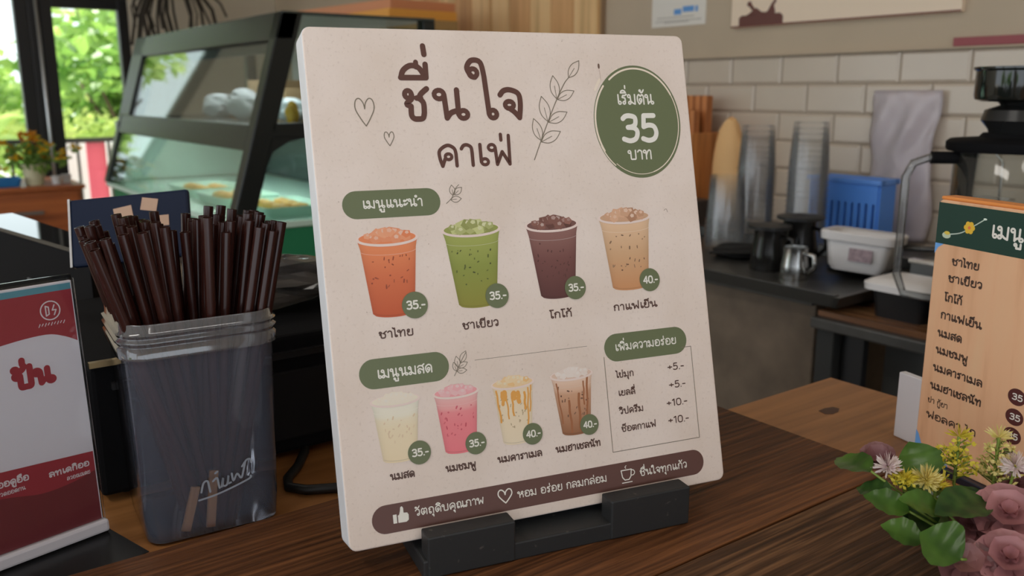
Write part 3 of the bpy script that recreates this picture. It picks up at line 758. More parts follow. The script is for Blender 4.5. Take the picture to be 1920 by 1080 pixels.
p = Print(on_sign); pill(p, 16.8, 282, 8.0, 27.4, K_BAND)
bn = p.build('slogan_band', sign)
p = Print(on_sign)
p.text('วัตถุดิบคุณภาพ', 46.6, 97.2, 16.2, 4.9, .72, K_WHT, 3)
p.text('หอม อร่อย กลมกล่อม', 123, 195.6, 15.4, 4.9, .72, K_WHT, 3)
p.text('ชื่นใจทุกแก้ว', 224, 266.2, 14.6, 4.9, .72, K_WHT, 3)
heart(p, 113.8, 18.6, 11.2, 9.6, .9, K_WHT, 3)
# thumb
p.poly([(31.4, 14), (34, 14), (34, 20), (31.4, 20)], K_WHT, 3)
p.poly([(34.8, 14), (40.5, 13.8), (42.2, 15), (42.4, 18.5), (41.5, 20), (38.8, 20.3), (36, 19.5), (34.8, 19)], K_WHT, 3)
p.poly([(35.6, 19), (38.9, 19.8), (39, 23.5), (38, 24.9), (36.9, 24.2), (36.6, 22)], K_WHT, 3)
# coffee cup
p.stroke([(208.4, 21.4), (217.2, 21.4), (216.4, 16.2), (214.6, 14), (211, 14), (209.2, 16.2), (208.4, 21.4)], .8, K_WHT, 3, True)
p.ring(217.6, 18.8, 2.2, .7, K_WHT, 3, 2.0, -110, 100)
p.stroke([(208.6, 12), (217, 12)], .7, K_WHT, 3); p.stroke(catmull([(212.6, 22.6), (212, 23.6), (213, 24.6)]), .6, K_WHT, 3)
p.build('slogan_lettering', bn)

# stand
m_blk = bpy.data.materials.new('black_painted_wood'); m_blk.use_nodes = True
def blk():
    n = m_blk.node_tree; b = n.nodes['Principled BSDF']; b.inputs['Roughness'].default_value = .5
    tc = n.nodes.new('ShaderNodeTexCoord'); no = n.nodes.new('ShaderNodeTexNoise'); no.inputs['Scale'].default_value = 160; no.inputs['Detail'].default_value = 6
    n.links.new(tc.outputs['Object'], no.inputs['Vector'])
    r = n.nodes.new('ShaderNodeValToRGB'); e = r.color_ramp.elements
    e[0].position = .66; e[0].color = (.022, .023, .024, 1); e[1].position = .8; e[1].color = (.16, .14, .12, 1)
    n.links.new(no.outputs['Fac'], r.inputs['Fac']); n.links.new(r.outputs['Color'], b.inputs['Base Color'])
    bp = n.nodes.new('ShaderNodeBump'); bp.inputs['Strength'].default_value = .2; bp.inputs['Distance'].default_value = .001
    n.links.new(no.outputs['Fac'], bp.inputs['Height']); n.links.new(bp.outputs['Normal'], b.inputs['Normal'])
blk()
sd = thing('sign_stand', 'black painted wooden stand with two blocks holding the cream menu board', 'stand', (.2293, .4997, .95), (0, 0, YAW))
MB().box(.0455, .254, -.0185, .075, 0, .0135).build('base', m_blk, sd, bevel=.0012)
MB().box(.0485, .1120, -.0195, -.0035, .0005, .0305).build('holding_block', m_blk, sd, bevel=.0012)
MB().box(.1875, .2545, -.0195, -.0035, .0005, .0305).build('holding_block', m_blk, sd, bevel=.0012)
bk = MB()
bk.add([(x, y, z) for x in (.06, .24) for y, z in ((.0345, .0135), (.052, .0135), (.082, .10), (.0637, .10))], [(0, 1, 2, 3), (7, 6, 5, 4), (0, 4, 5, 1), (1, 5, 6, 2), (2, 6, 7, 3), (3, 7, 4, 0)])
bk.build('back_rest', m_blk, sd, bevel=.001)

# ================================================================== STRAW CONTAINER + STRAWS
m_plas = sheet('cloudy_plastic', (.88, .89, .94), .11, (.52, .56, .72), 1.6, .10, 1.42)
m_rim = sheet('cloudy_plastic_rim', (.86, .87, .90), .12, (.72, .74, .80), 3.0, .08, 1.5)
cyaw = R(-4.8)
ct = thing('straw_container', 'tall cloudy plastic container with ringed neck full of brown straws', 'container', (.1362 + .0530, .6437 + .0440, .9378), (0, 0, cyaw))
b_ = MB().rrect_stack([(.044, .043, .012, .0012), (.049, .048, .014, .003), (.0505, .0495, .015, .02), (.0535, .052, .017, .135), (.054, .0525, .018, .147)], 6)
n0 = len(b_.v); b_.f.append(tuple(range(28))); b_.m.append(0)
b_.build('body', m_plas, ct, smooth=True, auto=50)
MB().rrect_stack([(.054, .0525, .018, .147), (.0572, .0556, .021, .1475), (.0576, .056, .022, .1545), (.0560, .0544, .021, .156), (.0560, .0544, .021, .1572), (.0578, .0562, .022, .1588), (.0578, .0562, .022, .1605), (.0560, .0544, .021, .162), (.0560, .0544, .021, .1635), (.0576, .056, .022, .1652), (.0552, .0538, .021, .167), (.0550, .0536, .021, .1725), (.0543, .0529, .02, .173)], 6).build('neck', m_rim, ct, smooth=True, auto=60)
# embossed cursive word
K_E = (.55, .57, .60)
def on_cont(x, y, h): return (x / 1000, -.0528 - .00003 * y - h * .0002, y / 1000)
p = Print(on_cont)
for st_ in ([(6, 39), (8, 46), (11, 47), (12, 41), (12.5, 38)], [(15, 46), (18, 48), (19, 42), (19.5, 39.5)], [(17, 52), (18.5, 53)], [(21, 40), (22.5, 47), (22, 41), (25, 41), (26.5, 48), (26, 42), (28, 42)], [(29, 49), (30, 43), (33, 48), (36, 44), (38.5, 52), (40, 57), (43, 58), (44, 55)], [(37, 53), (39, 56)], [(4, 33), (16, 34.5), (30, 38), (42, 42), (43, 44)]):
    p.stroke([(a - 17, b + 1) for a, b in catmull(st_)], 1.5, K_E, 1)
p.build('embossed_word', ct, mat('frosted_letter', (.30, .32, .36), .4))
m_straw = mat('brown_straw_plastic', (.036, .010, .007), .25, 0, .4)
def straw_mesh(L, r=.0038):
    m = MB(); n = 12
    for rr in (r, r * .86):
        m.lathe([(rr, 0), (rr, L)], n)
    N = n
    m.add([], [])
    for k in range(n):     # annular ends
        a, b2 = k, (k + 1) % n
        m.f.append((a + N, b2 + N, b2 + 3 * N, a + 3 * N)); m.m.append(0)
    return m
straws = []
first = None
cM = Matrix.Translation(ct.location) @ Matrix.Rotation(cyaw, 4, 'Z')
rnd = random.Random(3)
spots = []
for _ in range(4000):
    q = (rnd.uniform(-.040, .040), rnd.uniform(-.038, .038))
    if all(math.hypot(q[0] - s[0], q[1] - s[1]) > .0074 for s in spots): spots.append(q)
    if len(spots) >= 72: break
SB, ST_ = [], []
for bx, by in spots:     # fan outwards through the neck at z = .168
    tx = bx * 1.24 + (.004 if bx > -.002 else -.004) + rnd.uniform(-.004, .004); ty = by * 1.10 + rnd.uniform(-.004, .004)
    ST_.append([tx, ty]); SB.append([(tx * .12 if tx < 0 else tx * .25 - .002) + rnd.uniform(-.004, .004), ty * .85])
clampv = lambda v, m_: max(-m_, min(m_, v))
for it in range(70):     # settle them so that no two straws share the same space
    for a in range(len(SB)):
        for b2 in range(a):
            for q in (.28, .64, 1.0, 1.4):
                dx = SB[a][0] - SB[b2][0] + (ST_[a][0] - ST_[b2][0] - SB[a][0] + SB[b2][0]) * q
                dy = SB[a][1] - SB[b2][1] + (ST_[a][1] - ST_[b2][1] - SB[a][1] + SB[b2][1]) * q
                dd = math.hypot(dx, dy)
                if dd < .0077:
                    if dd < 1e-6: dx, dy, dd = 1e-3, 5e-4, 1.1e-3
                    mv = (.0077 - dd) * .3 / dd
                    wb_, wt_ = max(0, 1 - q), min(1, q)
                    for arr, ww in ((SB, wb_), (ST_, wt_)):
                        arr[a][0] += dx * mv * ww; arr[a][1] += dy * mv * ww; arr[b2][0] -= dx * mv * ww; arr[b2][1] -= dy * mv * ww
    for v in SB: v[0] = clampv(v[0], .026); v[1] = clampv(v[1], .040)
    for v in ST_: v[0] = clampv(v[0], .0504); v[1] = clampv(v[1], .0488)
for k in range(len(spots)):
    base = Vector((*SB[k], .0035)); thru = Vector((*ST_[k], .168))
    d = (thru - base).normalized()
    if first is None:
        first = straw_mesh(.235).build('drinking_straw', m_straw, None, smooth=True, auto=40)
        tag(first, 'dark brown plastic straw standing in the cloudy plastic container', 'straw', 'brown straws in the cloudy container')
        o = first
    else:
        o = first.copy(); C.objects.link(o)
    o.matrix_world = cM @ Matrix.Translation(base) @ d.to_track_quat('Z', 'Y').to_matrix().to_4x4() @ Matrix.Scale(rnd.uniform(.965, 1.03), 4, (0, 0, 1))
# short pale wooden sticks lying in the bottom
m_stick = wood('stick_wood', S(120, 84, 50), S(160, 118, 76), S(180, 140, 96), 2, 200, .5, .1)
for k, (x, y, ang, L) in enumerate(((-.022, -.040, 16, .036), (-.004, -.0425, 7, .046), (.006, -.040, -4, .036))):
    o = MB().box(-.0035, .0035, -.0012, .0012, 0, L).build('wooden_stirrer', m_stick, bevel=.0006)
    o.matrix_world = cM @ Matrix.Translation((x, y, .005)) @ Matrix.Rotation(R(ang), 4, 'Y')
    tag(o, ['short pale wooden stirrer at the left in the container bottom', 'tallest pale wooden stirrer in the container bottom', 'short pale wooden stirrer at the right in the container bottom'][k], 'stirrer', 'stirrers in the container bottom')

# ================================================================== QR PAYMENT SIGN (code left out)
m_acr = sheet('clear_acrylic', (.99, .995, .995), .0, (.8, .85, .9), .7, .03, 1.49)
m_white = mat('card_white', S(188, 184, 190, .42), .45)
qy = math.atan2(.677 - .6592, .1123 - .0415)
qs = thing('payment_sign', 'red and white acrylic counter sign at the left edge', 'sign', (.1123, .677, .9480), (R(-3), 0, qy))
QW, QH = .150, .192
MB().box(-QW, 0, 0, .0035, .010, QH).build('card', m_white, qs, bevel=.0004)
MB().box(-QW - .002, .0022, .0035, .0075, .006, QH + .004).build('acrylic_back', mat('black_acrylic', (.012, .014, .015), .12), qs, bevel=.001)
MB().box(-QW - .001, .0012, -.0022, -.0008, .010, QH + .002).build('acrylic_front', m_acr, qs, bevel=.0004)
ft = MB(); ft.add([(-QW - .002, .0075, .002), (.0022, .0075, .002), (.012, -.042, -.0095), (-QW - .002, -.042, -.0095), (-QW - .002, .03, -.0098), (.0022, .03, -.0098), (.012, -.042, -.0102), (-QW - .002, -.042, -.0102)],
                  [(0, 1, 2, 3), (4, 7, 6, 5), (0, 4, 5, 1), (1, 5, 6, 2), (2, 6, 7, 3), (3, 7, 4, 0)])
ft.build('foot', mat('black_foot', (.014, .014, .015), .25), qs, bevel=.001)
MB().box(-QW, .002, -.006, .003, .001, .0105).build('bottom_bend', mat('pale_acrylic', S(150, 146, 150, .5), .2), qs, bevel=.002)
K_RED = S(118, 36, 44, .42); K_RED2 = S(86, 32, 36, .42); K_TEAL = S(70, 118, 130, .5); K_LW = S(205, 195, 198, .45)
def on_qr(x, y, h): return (x / 1000, -.0001 - h * .0001, y / 1000)
p = Print(on_qr)
p.poly([(-150, 186), (-1, 186), (-1, 190.5), (-150, 190.5)], K_TEAL, 1)
top = catmull([(-1, 148), (-10, 153), (-22, 156.5), (-45, 155.5), (-64, 152), (-100, 140), (-150, 135)], 8)
N = len(top)
p.mb.add([on_qr(x, y, 1) for x, y in top] + [on_qr(x, 186, 1) for x, y in top], [(i, i + N, i + N + 1, i + 1) for i in range(N - 1)], 0, K_RED)
p.poly([(-150, 10.5), (-1, 10.5), (-1, 56), (-150, 56)], K_RED2, 1)
low = catmull([(-1, 49), (-18, 45), (-40, 44), (-64, 49), (-110, 55), (-150, 57)], 8); N = len(low)
p.mb.add([on_qr(x, y, 2) for x, y in low] + [on_qr(x, 63.5 - x * .07, 2) for x, y in low], [(i, i + 1, i + N + 1, i + N) for i in range(N - 1)], 0, K_RED)
cp = p.build('printed_card', qs)
p = Print(on_qr)
p.ring(-17, 173, 6.6, .9, K_LW, 3)
p.stroke([(-20, 176.5), (-20, 169.5), (-18, 170.5), (-18, 175.5), (-20, 176.5)], .9, K_LW, 3, True)
p.stroke([(-14, 176.5), (-15.6, 173), (-13, 173), (-14.6, 169.5)], .9, K_LW, 3, True)
for k in range(9): p.stroke([(-26 + k * 2.1, 162.5 + (k % 2) * .5), (-25 + k * 2.1, 164.4)], .6, K_LW, 3)
p.build('emblem', cp)
p = Print(on_qr)
p.text('y', -74, -58, 117, 13, 4.2, K_RED, 2); p.text('ปั่น', -49, -20, 121, 14, 4.3, K_RED, 2)
p.build('card_lettering', cp)
p = Print(on_qr)
p.text('ลทเดกิออ', -34, -5, 53.5, 4.2, .9, K_LW, 4); p.text('ลวอณณดย', -22, -5, 47.5, 2.8, .45, K_LW, 4)
p.text('ขออดูอือ', -72, -47, 57, 4.4, .9, K_LW, 4); p.text('ขวดออดกน', -69, -50, 51, 2.8, .45, K_LW, 4)
p.build('small_print', cp)

# ================================================================== POS MACHINE AREA
m_pos = mat('pos_black', (.008, .008, .009), .75, spec=.08, bump=.1, bscale=500)
m_gloss = mat('pos_screen_glass', (.01, .011, .012), .03, 0, .6)
ps = thing('point_of_sale_terminal', 'black till monitor standing edge-on with glossy top at the left edge', 'till', (.15, 1.22, .9378))
def quadprism(mb, P, z0, z1):
    return mb.prism([(x - .15, y - 1.22) for x, y in P], 'z', z0, z1)
quadprism(MB(), [(.185, 1.03), (.108, 1.43), (.165, 1.45), (.215, 1.075)], .012, .158).build('housing', m_pos, ps, bevel=.002)
quadprism(MB(), [(.1845, 1.028), (.107, 1.432), (.166, 1.452), (.2165, 1.074)], .1585, .1635).build('top_cover', m_gloss, ps, bevel=.0006)
quadprism(MB(), [(.19, 1.05), (.10, 1.42), (.18, 1.46), (.225, 1.08)], 0, .012).build('base', m_pos, ps, bevel=.002)
quadprism(MB(), [(.1500, 1.180), (.1450, 1.206), (.1465, 1.2065), (.1515, 1.1805)], .10, .112).build('badge_plate', mat('plate', (.15, .16, .17), .3), ps)
bx = thing('receipt_printer', 'black receipt printer standing behind the payment sign', 'printer', (0, 0, .9378))
MB().box(-.22, .118, .78, .98, 0, .120).build('body', m_pos, bx, bevel=.006)
MB().box(-.21, .105, .80, .90, .120, .128).build('cover', mat('printer_cover', (.014, .014, .015), .2), bx, bevel=.003)
MB().box(-.18, .08, .91, .93, .1202, .1215).build('paper_slot', m_black, bx)

tb_ = thing('tablet', 'navy blue tablet back with paper stickers behind the straws', 'tablet', (.2085, .935, 1.1035), (R(-22), R(-5), R(-30)))
MB().box(-.059, .059, -.004, .004, 0, .070).build('case', mat('navy_case', (.006, .014, .042), .4, spec=.2), tb_, bevel=.003)
MB().box(-.060, -.0578, -.0046, .0046, 0, .0705).build('edge_trim', mat('silver_edge', (.6, .6, .62), .3, 1.0), tb_)
for k, (x, z, wv, hv, a) in enumerate(((-.006, .051, .018, .012, -8), (.020, .057, .016, .013, 12), (-.002, .032, .011, .009, 5), (.032, .039, .013, .011, 0))):
    M = Matrix.Translation((x, -.0043, z)) @ Matrix.Rotation(R(a), 4, 'Y')
    MB().box(-wv / 2, wv / 2, -.0003, .0002, -hv / 2, hv / 2, 0, M).build('sticker', mat('sticker_paper', S(170, 140, 120), .7), tb_)
# the tablet's little stand (stands on the cash drawer)
MB().box(-.03, .03, .004, .03, -.040, .02).build('stand', m_pos, tb_)

cd = thing('cash_drawer', 'black cash drawer behind the straws and the menu board', 'cash drawer', (0, 0, .9378))
MB().box(.125, .46, .745, 1.015, .006, .118).build('body', m_pos, cd, bevel=.004)
MB().box(.15, .44, .741, .747, .02, .086).build('drawer', mat('drawer_front', (.012, .012, .013), .6, spec=.2), cd, bevel=.002)
MB().box(.14, .45, .740, .746, .098, .104).build('trim_strip', mat('drawer_trim', (.02, .02, .021), .3), cd)
MB().box(.125, .20, .7425, .748, .118, .1225).build('brass_edge', mat('brass', (.55, .42, .22), .3, 1.0), cd)
for (x, y) in ((.15, .77), (.44, .77), (.15, .99), (.44, .99)): MB().lathe([(0, 0), (.01, 0), (.01, .006), (0, .006)], 12, (x, y, 0)).build('foot', m_pos, cd)
# crumpled grey bag on the drawer
def crumple(name, cx, cy, cz, rx, ry, rz, m, parent=None, seed=1, amp=.25, n=26):
    rn = random.Random(seed); ph = [(rn.uniform(2, 7), rn.uniform(2, 7), rn.uniform(2, 7), rn.uniform(0, 6)) for _ in range(7)]
    mb = MB(); vs = []; fs = []; NV = n // 2
    for i in range(NV + 1):
        th_ = math.pi * i / NV
        for k in range(n):
            a = 2 * math.pi * k / n; d = Vector((math.sin(th_) * math.cos(a), math.sin(th_) * math.sin(a), math.cos(th_)))
            s_ = 1 + amp * sum(math.sin(q[0] * d.x + q[1] * d.y + q[2] * d.z + q[3]) for q in ph) / 4
            s_ += amp * .15 * (rn.random() - .5)
            vs.append((cx + d.x * rx * s_, cy + d.y * ry * s_, max(cz, cz + rz + d.z * rz * s_)))
    for i in range(NV):
        for k in range(n):
            a, b2 = i * n + k, i * n + (k + 1) % n; fs.append((a, b2, b2 + n, a + n))
    mb.add(vs, fs); return mb.build(name, m, parent)
tag(crumple('plastic_bag', .335, .86, 1.0563, .085, .05, .026, sheet('grey_film', (.5, .5, .5), .45, (.14, .13, .125), 1.6, .15), None, 4, .3),
    'crumpled grey plastic bag lying on the black cash drawer', 'bag')
cb = MB(); cb.tube(catmull3 := [(.31, .765, .9425), (.30, .742, .9425), (.282, .715, .9425), (.264, .695, .9425), (.258, .678, .9425), (.268, .664, .9425), (.30, .648, .9425), (.34, .640, .9425), (.40, .640, .9425), (.44, .66, .9425)], .0042, 10)
tag(cb.build('power_cable', mat('black_rubber', (.012, .012, .012), .5), smooth=True), 'black power cable curling on the wood between straws and menu board', 'cable')

# ================================================================== WOODEN MENU SIGN (right)
wy = math.atan2(.3351 - .4021, .7346 - .752)
m_pine = wood('pine_sign', S(128, 92, 66, .30), S(160, 124, 96, .30), S(172, 138, 108, .30), 2, 60, .5, .1, coarse=16, stretch=.09)
m_pine_e = wood('pine_edge', S(140, 84, 40, .36), S(172, 106, 52, .36), S(190, 124, 64, .36), 0, 60, .5, .1)
ws = thing('wooden_menu_sign', 'pale wooden menu board with green heading at the right edge', 'sign', (.752, .4021, .9405), (0, 0, wy))
MB().prism(rrect(0, .17, .004, .2385, .004), 'y', 0, .018).build('panel', [m_pine], ws, bevel=.001)
MB().box(.001, .169, .0005, .0175, .2385, .2415).build('top_edge', m_pine_e, ws, bevel=.001)
MB().box(-.0005, .172, -.006, .03, -.0030, .004).build('foot_rail', mat('navy_rail', (.01, .016, .035), .3), ws, bevel=.001)
def on_ws(x, y, h): return (x / 1000, -.00008 - h * .00009, y / 1000)
K_DG = S(18, 42, 34, .45); K_BK = S(48, 34, 28, .45); K_BL = S(86, 130, 180, .5)
p = Print(on_ws)
p.poly([(0, 200.5), (170, 200.5), (170, 236), (0, 236)], K_DG, 1)
hb = p.build('heading_banner', ws)
p = Print(on_ws); p.text('เมนู', 53.5, 84, 212.5, 11.5, 1.9, K_WHT, 2); p.build('heading_lettering', hb)
p = Print(on_ws)
p.stroke(catmull([(10, 209), (24, 212), (33, 217), (48, 227)]), .9, S(150, 160, 150, .5), 2)
for a in range(6): p.ell(33.5 + 3.3 * math.cos(a * 1.047), 218 + 3.3 * math.sin(a * 1.047), 2.3, 2.3, S(196, 158, 48, .5), 3, 12)
p.ell(33.5, 218, 1.5, 1.5, S(190, 100, 60, .5), 4, 10)
p.ell(11, 208.5, 4.5, 2.8, S(150, 160, 140, .5), 3, 14); p.ell(11.5, 210.5, 3, 1.6, S(170, 150, 60, .5), 4, 12)
p.ell(48, 227, 1.8, .9, S(170, 180, 170, .5), 3, 10)
p.build('flower_print', hb)
p = Print(on_ws)
p.poly([(0, 191), (3.5, 197), (9, 200.5), (0, 200.5)], K_BL, 1)
p.build('blue_paint_patch', ws); p = Print(on_ws)
p.poly([(0, 4.5), (12, 4.5), (11, 14), (7, 16), (3, 24), (0, 27)], K_BL, 1); p.build('blue_paint_patch', ws); p = Print(on_ws); p.poly([(12, 4.5), (38, 4.5), (34, 11), (24, 14.5), (18, 9)], S(90, 124, 170, .5), 1)
p.build('blue_paint_patch', ws)
p = Print(on_ws)
ls = [('ชาไทย', 19, 186), ('ชาเขียว', 17, 171), ('โกโก้', 15, 153.5), ('กาแฟเย็น', 13, 137.5), ('นมสด', 12, 121), ('นมชมพู', 12, 105.5), ('นมคาราเมล', 11, 89), ('นมฮาเชลนัท', 10, 72)]
LX = {'ชาไทย': 47, 'ชาเขียว': 52, 'โกโก้': 34, 'กาแฟเย็น': 56, 'นมสด': 38, 'นมชมพู': 46, 'นมคาราเมล': 63, 'นมฮาเชลนัท': 64}
for txt, x0, z in ls: p = Print(on_ws); p.text(txt, x0, LX[txt], z - 2.5, 6.4, 1.25, K_BK, 2); p.build('drink_name', ws)
for txt, x0, x1, z, xh, ww in (('ข่า กู้ยา', 9, 31, 56.5, 4.4, .7), ('ฟอลคา ไก', 9, 62, 42, 6.0, 1.1)): p = Print(on_ws); p.text(txt, x0, x1, z, xh, ww, K_BK, 2); p.build('drink_name', ws)
p = Print(on_ws)
for z in (89, 72, 56, 38):
    p = Print(on_ws); p.ell(96, z, 8.2, 7.0, S(62, 28, 26, .45), 1, 28); pb = p.build('price_badge', ws)
    p = Print(on_ws); p.text('35', 91.2, 101, z - 2.8, 4.6, 1.0, K_WHT, 3); p.build('price_lettering', pb)
wsb = MB().box(-.030, .06, -.004, .004, 0, .066).build('white_card', mat('white_carton', S(172, 170, 174, .5), .5), bevel=.001)
tag(wsb, 'white card block standing just behind the wooden menu board', 'card').location = (.786, .415, .9380); wsb.rotation_euler = (0, 0, wy)

# ================================================================== BACK COUNTER THINGS
TZ = .914    # inside the tray
m_cup = sheet('clear_cup', (.99, .992, .994), .035, (.86, .87, .88), .45, .10, 1.45)
def cup_mesh():
    m = MB()
    m.lathe([(.036, .002), (.037, 0), (.0385, .004), (.044, .098), (.0442, .1), (.0465, .1005), (.0465, .103), (.0445, .103)], 28)
    m.f.append(tuple(range(28))); m.m.append(0)
    return m
c0 = cup_mesh().build('plastic_cup', m_cup, None, smooth=True, auto=50)
def stack(x, y, z, n, step, label, group, inv=False, sc=1.0):
    for k in range(n):
        o = c0.copy(); C.objects.link(o)
        o.location = (x, y, z + k * step); o.scale = (sc, sc, sc)
        if inv: o.rotation_euler = (math.pi, 0, 0); o.location.z = z + .103 * sc + k * step
        tag(o, label, 'cup', group)
stack(1.585, 1.345, TZ, 12, .0062, 'clear plastic cup in the short stack beside the menu board', 'clear cups in the short stack', True)
stack(1.735, 1.385, TZ, 15, .0125, 'clear plastic cup in the middle tall stack', 'clear cups in the middle tall stack', True)
stack(1.715, 1.225, TZ, 16, .0125, 'clear plastic cup in the tallest stack left of the blue basket', 'clear cups in the tallest stack', True)
bpy.data.objects.remove(c0)

# wooden box of paper and sticks beyond the cups
wb = thing('wooden_holder', 'wooden holder packed with brown wooden sticks against the tiles', 'holder', (1.92, 1.80, .908))
m_hold = wood('holder_wood', S(90, 55, 28, .42), S(140, 92, 50, .42), S(165, 116, 68, .42), 2, 50, .5, .1)
hb_ = MB()
hb_.box(-.06, .06, -.09, -.08, 0, .25).box(-.06, .06, .08, .09, 0, .25).box(-.06, -.05, -.08, .08, 0, .25).box(.05, .06, -.08, .08, 0, .25).box(-.05, .05, -.08, .08, 0, .01)
hb_.build('box', m_hold, wb, bevel=.002)
m_hold2 = wood('stick_brown', S(84, 46, 22, .42), S(134, 82, 44, .42), S(160, 106, 62, .42), 2, 80, .5, .1)
k = 0
for iy in range(6):
    for ix in range(2):
        o = MB().box(-.012, .012, -.011, .011, 0, .30 + .02 * ((iy * 3 + ix * 2) % 3)).build('wooden_stick', m_hold2, bevel=.002)
        o.location = (1.92 - .028 + ix * .05, 1.80 - .064 + iy * .0255, .919)
        tag(o, 'brown wooden stick upright in the wooden holder by the tiles', 'stick', 'brown sticks in the wooden holder')
tag(crumple('paper_pouch', 1.93, 1.635, .908, .035, .05, .14, mat('kraft_paper', S(176, 140, 96, .42), .7), None, 8, .15), 'tan paper pouch leaning right of the wooden stick holder', 'pouch')
tag(MB().box(1.765, 1.895, 1.60, 2.1, .908, .985).build('dark_box', mat('dark_brown_box', (.07, .05, .04), .6), bevel=.003), 'low dark brown box in front of the stick holder', 'box').location = (-.045, .02, 0)

# blue basket
bs = thing('blue_basket', 'blue plastic basket with upright slots behind the white tub', 'basket', (1.845, 1.198, .908), (0, 0, 0))
m_blue = mat('blue_plastic', S(58, 104, 172, .36), .4)
bb = MB(); hx, hy, hz = .030, .088, .158
bb.box(-hx, hx, -hy, hy, 0, .012)
for sx_ in (-1, 1):
    bb.box(sx_ * hx - .004, sx_ * hx + .004, -hy, hy, .012, .05).box(sx_ * hx - .004, sx_ * hx + .004, -hy, hy, .115, hz)
    for k in range(11): yk = -hy + (2 * hy) * k / 10; bb.box(sx_ * hx - .004, sx_ * hx + .004, max(-hy, yk - .0055), min(hy, yk + .0055), .05, .115)
for sy_ in (-1, 1):
    bb.box(-hx, hx, sy_ * hy - .004, sy_ * hy + .004, .012, hz)
bb.build('body', m_blue, bs)
rb = MB()
for sx_ in (-1, 1): rb.box(sx_ * hx - .009, sx_ * hx + .009, -hy - .008, hy + .008, hz, hz + .012)
for sy_ in (-1, 1): rb.box(-hx, hx, sy_ * hy - .008, sy_ * hy + .008, hz, hz + .012)
rb.build('rim', mat('blue_plastic_rim', S(74, 118, 186, .40), .35), bs, bevel=.002)
tag(MB().box(1.832, 1.858, 1.13, 1.265, .921, 1.05).build('grey_packet', mat('grey_packet_paper', S(110, 120, 140, .42), .6), bevel=.004), 'grey packet standing inside the blue basket', 'packet')

# metal jugs
m_steel = mat('jug_steel', (.55, .55, .54), .22, 1.0)
m_dkgl = mat('dark_jug', (.02, .019, .018), .15, .2)
def jug(name, label, x, y, z, r, h, m, spout=True):
    t = thing(name, label, 'jug', (x, y, z))
    MB().lathe([(0, .001), (r * .98, 0), (r, .004), (r * .96, h * .45), (r * .82, h * .8), (r * .86, h), (r * .82, h), (r * .78, h * .8), (r * .9, .01), (0, .008)], 28).build('body', m, t, smooth=True, auto=40)
    MB().tube([(0, -r * .8, h * .85), (0, -r * 1.5, h * .8), (0, -r * 1.6, h * .45), (0, -r * .95, h * .2)], .0045, 8).build('handle', m, t, smooth=True)
    return t
j1 = jug('milk_jug', 'dark metal jug with black lid in the tray beside the cups', 1.475, 1.135, TZ, .037, .085, m_dkgl)
MB().lathe([(0, .0), (.043, 0), (.043, .007), (.02, .010), (0, .010)], 28, (0, 0, .085)).build('lid', m_black, j1)
jug('milk_jug', 'shiny steel milk jug in front of the dark metal jug', 1.44, 1.045, TZ, .028, .062, m_steel)
j2 = jug('tea_pot', 'dark pot with wide black lid behind the steel jug', 1.56, 1.125, TZ, .04, .098, m_dkgl)
MB().lathe([(0, .0), (.048, 0), (.048, .006), (.018, .009), (0, .012)], 28, (0, 0, .098)).build('lid', m_black, j2)
tag(crumple('dark_cloth', 1.56, 1.27, TZ, .08, .06, .012, mat('black_cloth', (.012, .012, .012), .9), None, 5, .2), 'folded black cloth lying in the tray by the jugs', 'cloth')
tag(crumple('dark_cloth', 1.60, .985, TZ, .05, .09, .008, mat('black_cloth', (.012, .012, .012), .9), None, 6, .15), 'black cloth lying under the white tub', 'cloth')

# white square tub
tu = thing('plastic_tub', 'open white square plastic tub in the dark tray', 'tub', (1.545, .972, .930), (R(3), R(4), R(20)))
m_tub = mat('white_tub', S(178, 176, 176, .45), .35)
b_ = MB().rrect_stack([(.042, .046, .012, 0), (.048, .053, .014, .01), (.056, .062, .018, .07), (.055, .061, .018, .072), (.053, .059, .017, .07), (.045, .050, .013, .012)], 5)
b_.f.append(tuple(range(24))); b_.m.append(0); b_.cap_last(24)
b_.build('body', m_tub, tu, smooth=True, auto=40)
MB().rrect_stack([(.056, .062, .018, .056), (.064, .070, .022, .058), (.066, .072, .023, .072), (.064, .070, .022, .075), (.054, .060, .018, .073)], 5).build('rim', m_tub, tu, smooth=True, auto=40)
MB().box(-.0578, -.0555, -.03, .012, .022, .046).build('label', mat('tub_label', S(120, 105, 110, .45), .6, var=.3, vscale=120), tu)

# hanging plastic bag of paper on the tiles
hbg = MB(); vs = []; fs = []; rn = random.Random(12); NX, NZ = 16, 26
for i in range(NZ + 1):
    for k in range(NX + 1):
        u_, v_ = k / NX, i / NZ
        y = 1.262 - .165 * u_ + .006 * math.sin(9 * v_ + 4 * u_); z = 1.272 - .35 * v_
        x = WX - .024 - .03 * math.sin(math.pi * u_) * (.3 + .7 * v_) - .008 * math.sin(14 * u_ + 11 * v_) * math.sin(7 * v_ + 3) - .004 * rn.random()
        vs.append((x, y, z))
for i in range(NZ):
    for k in range(NX):
        a = i * (NX + 1) + k; fs.append((a, a + 1, a + NX + 2, a + NX + 1))
hbg.add(vs, fs)
tag(hbg.build('plastic_bag', sheet('pinkish_film', (.9, .88, .89), .55, S(186, 176, 180, .36), 1.5, .3), smooth=True, normals=False, solid=.0015), 'crumpled pale pink plastic bag hanging on the white tiles', 'bag')

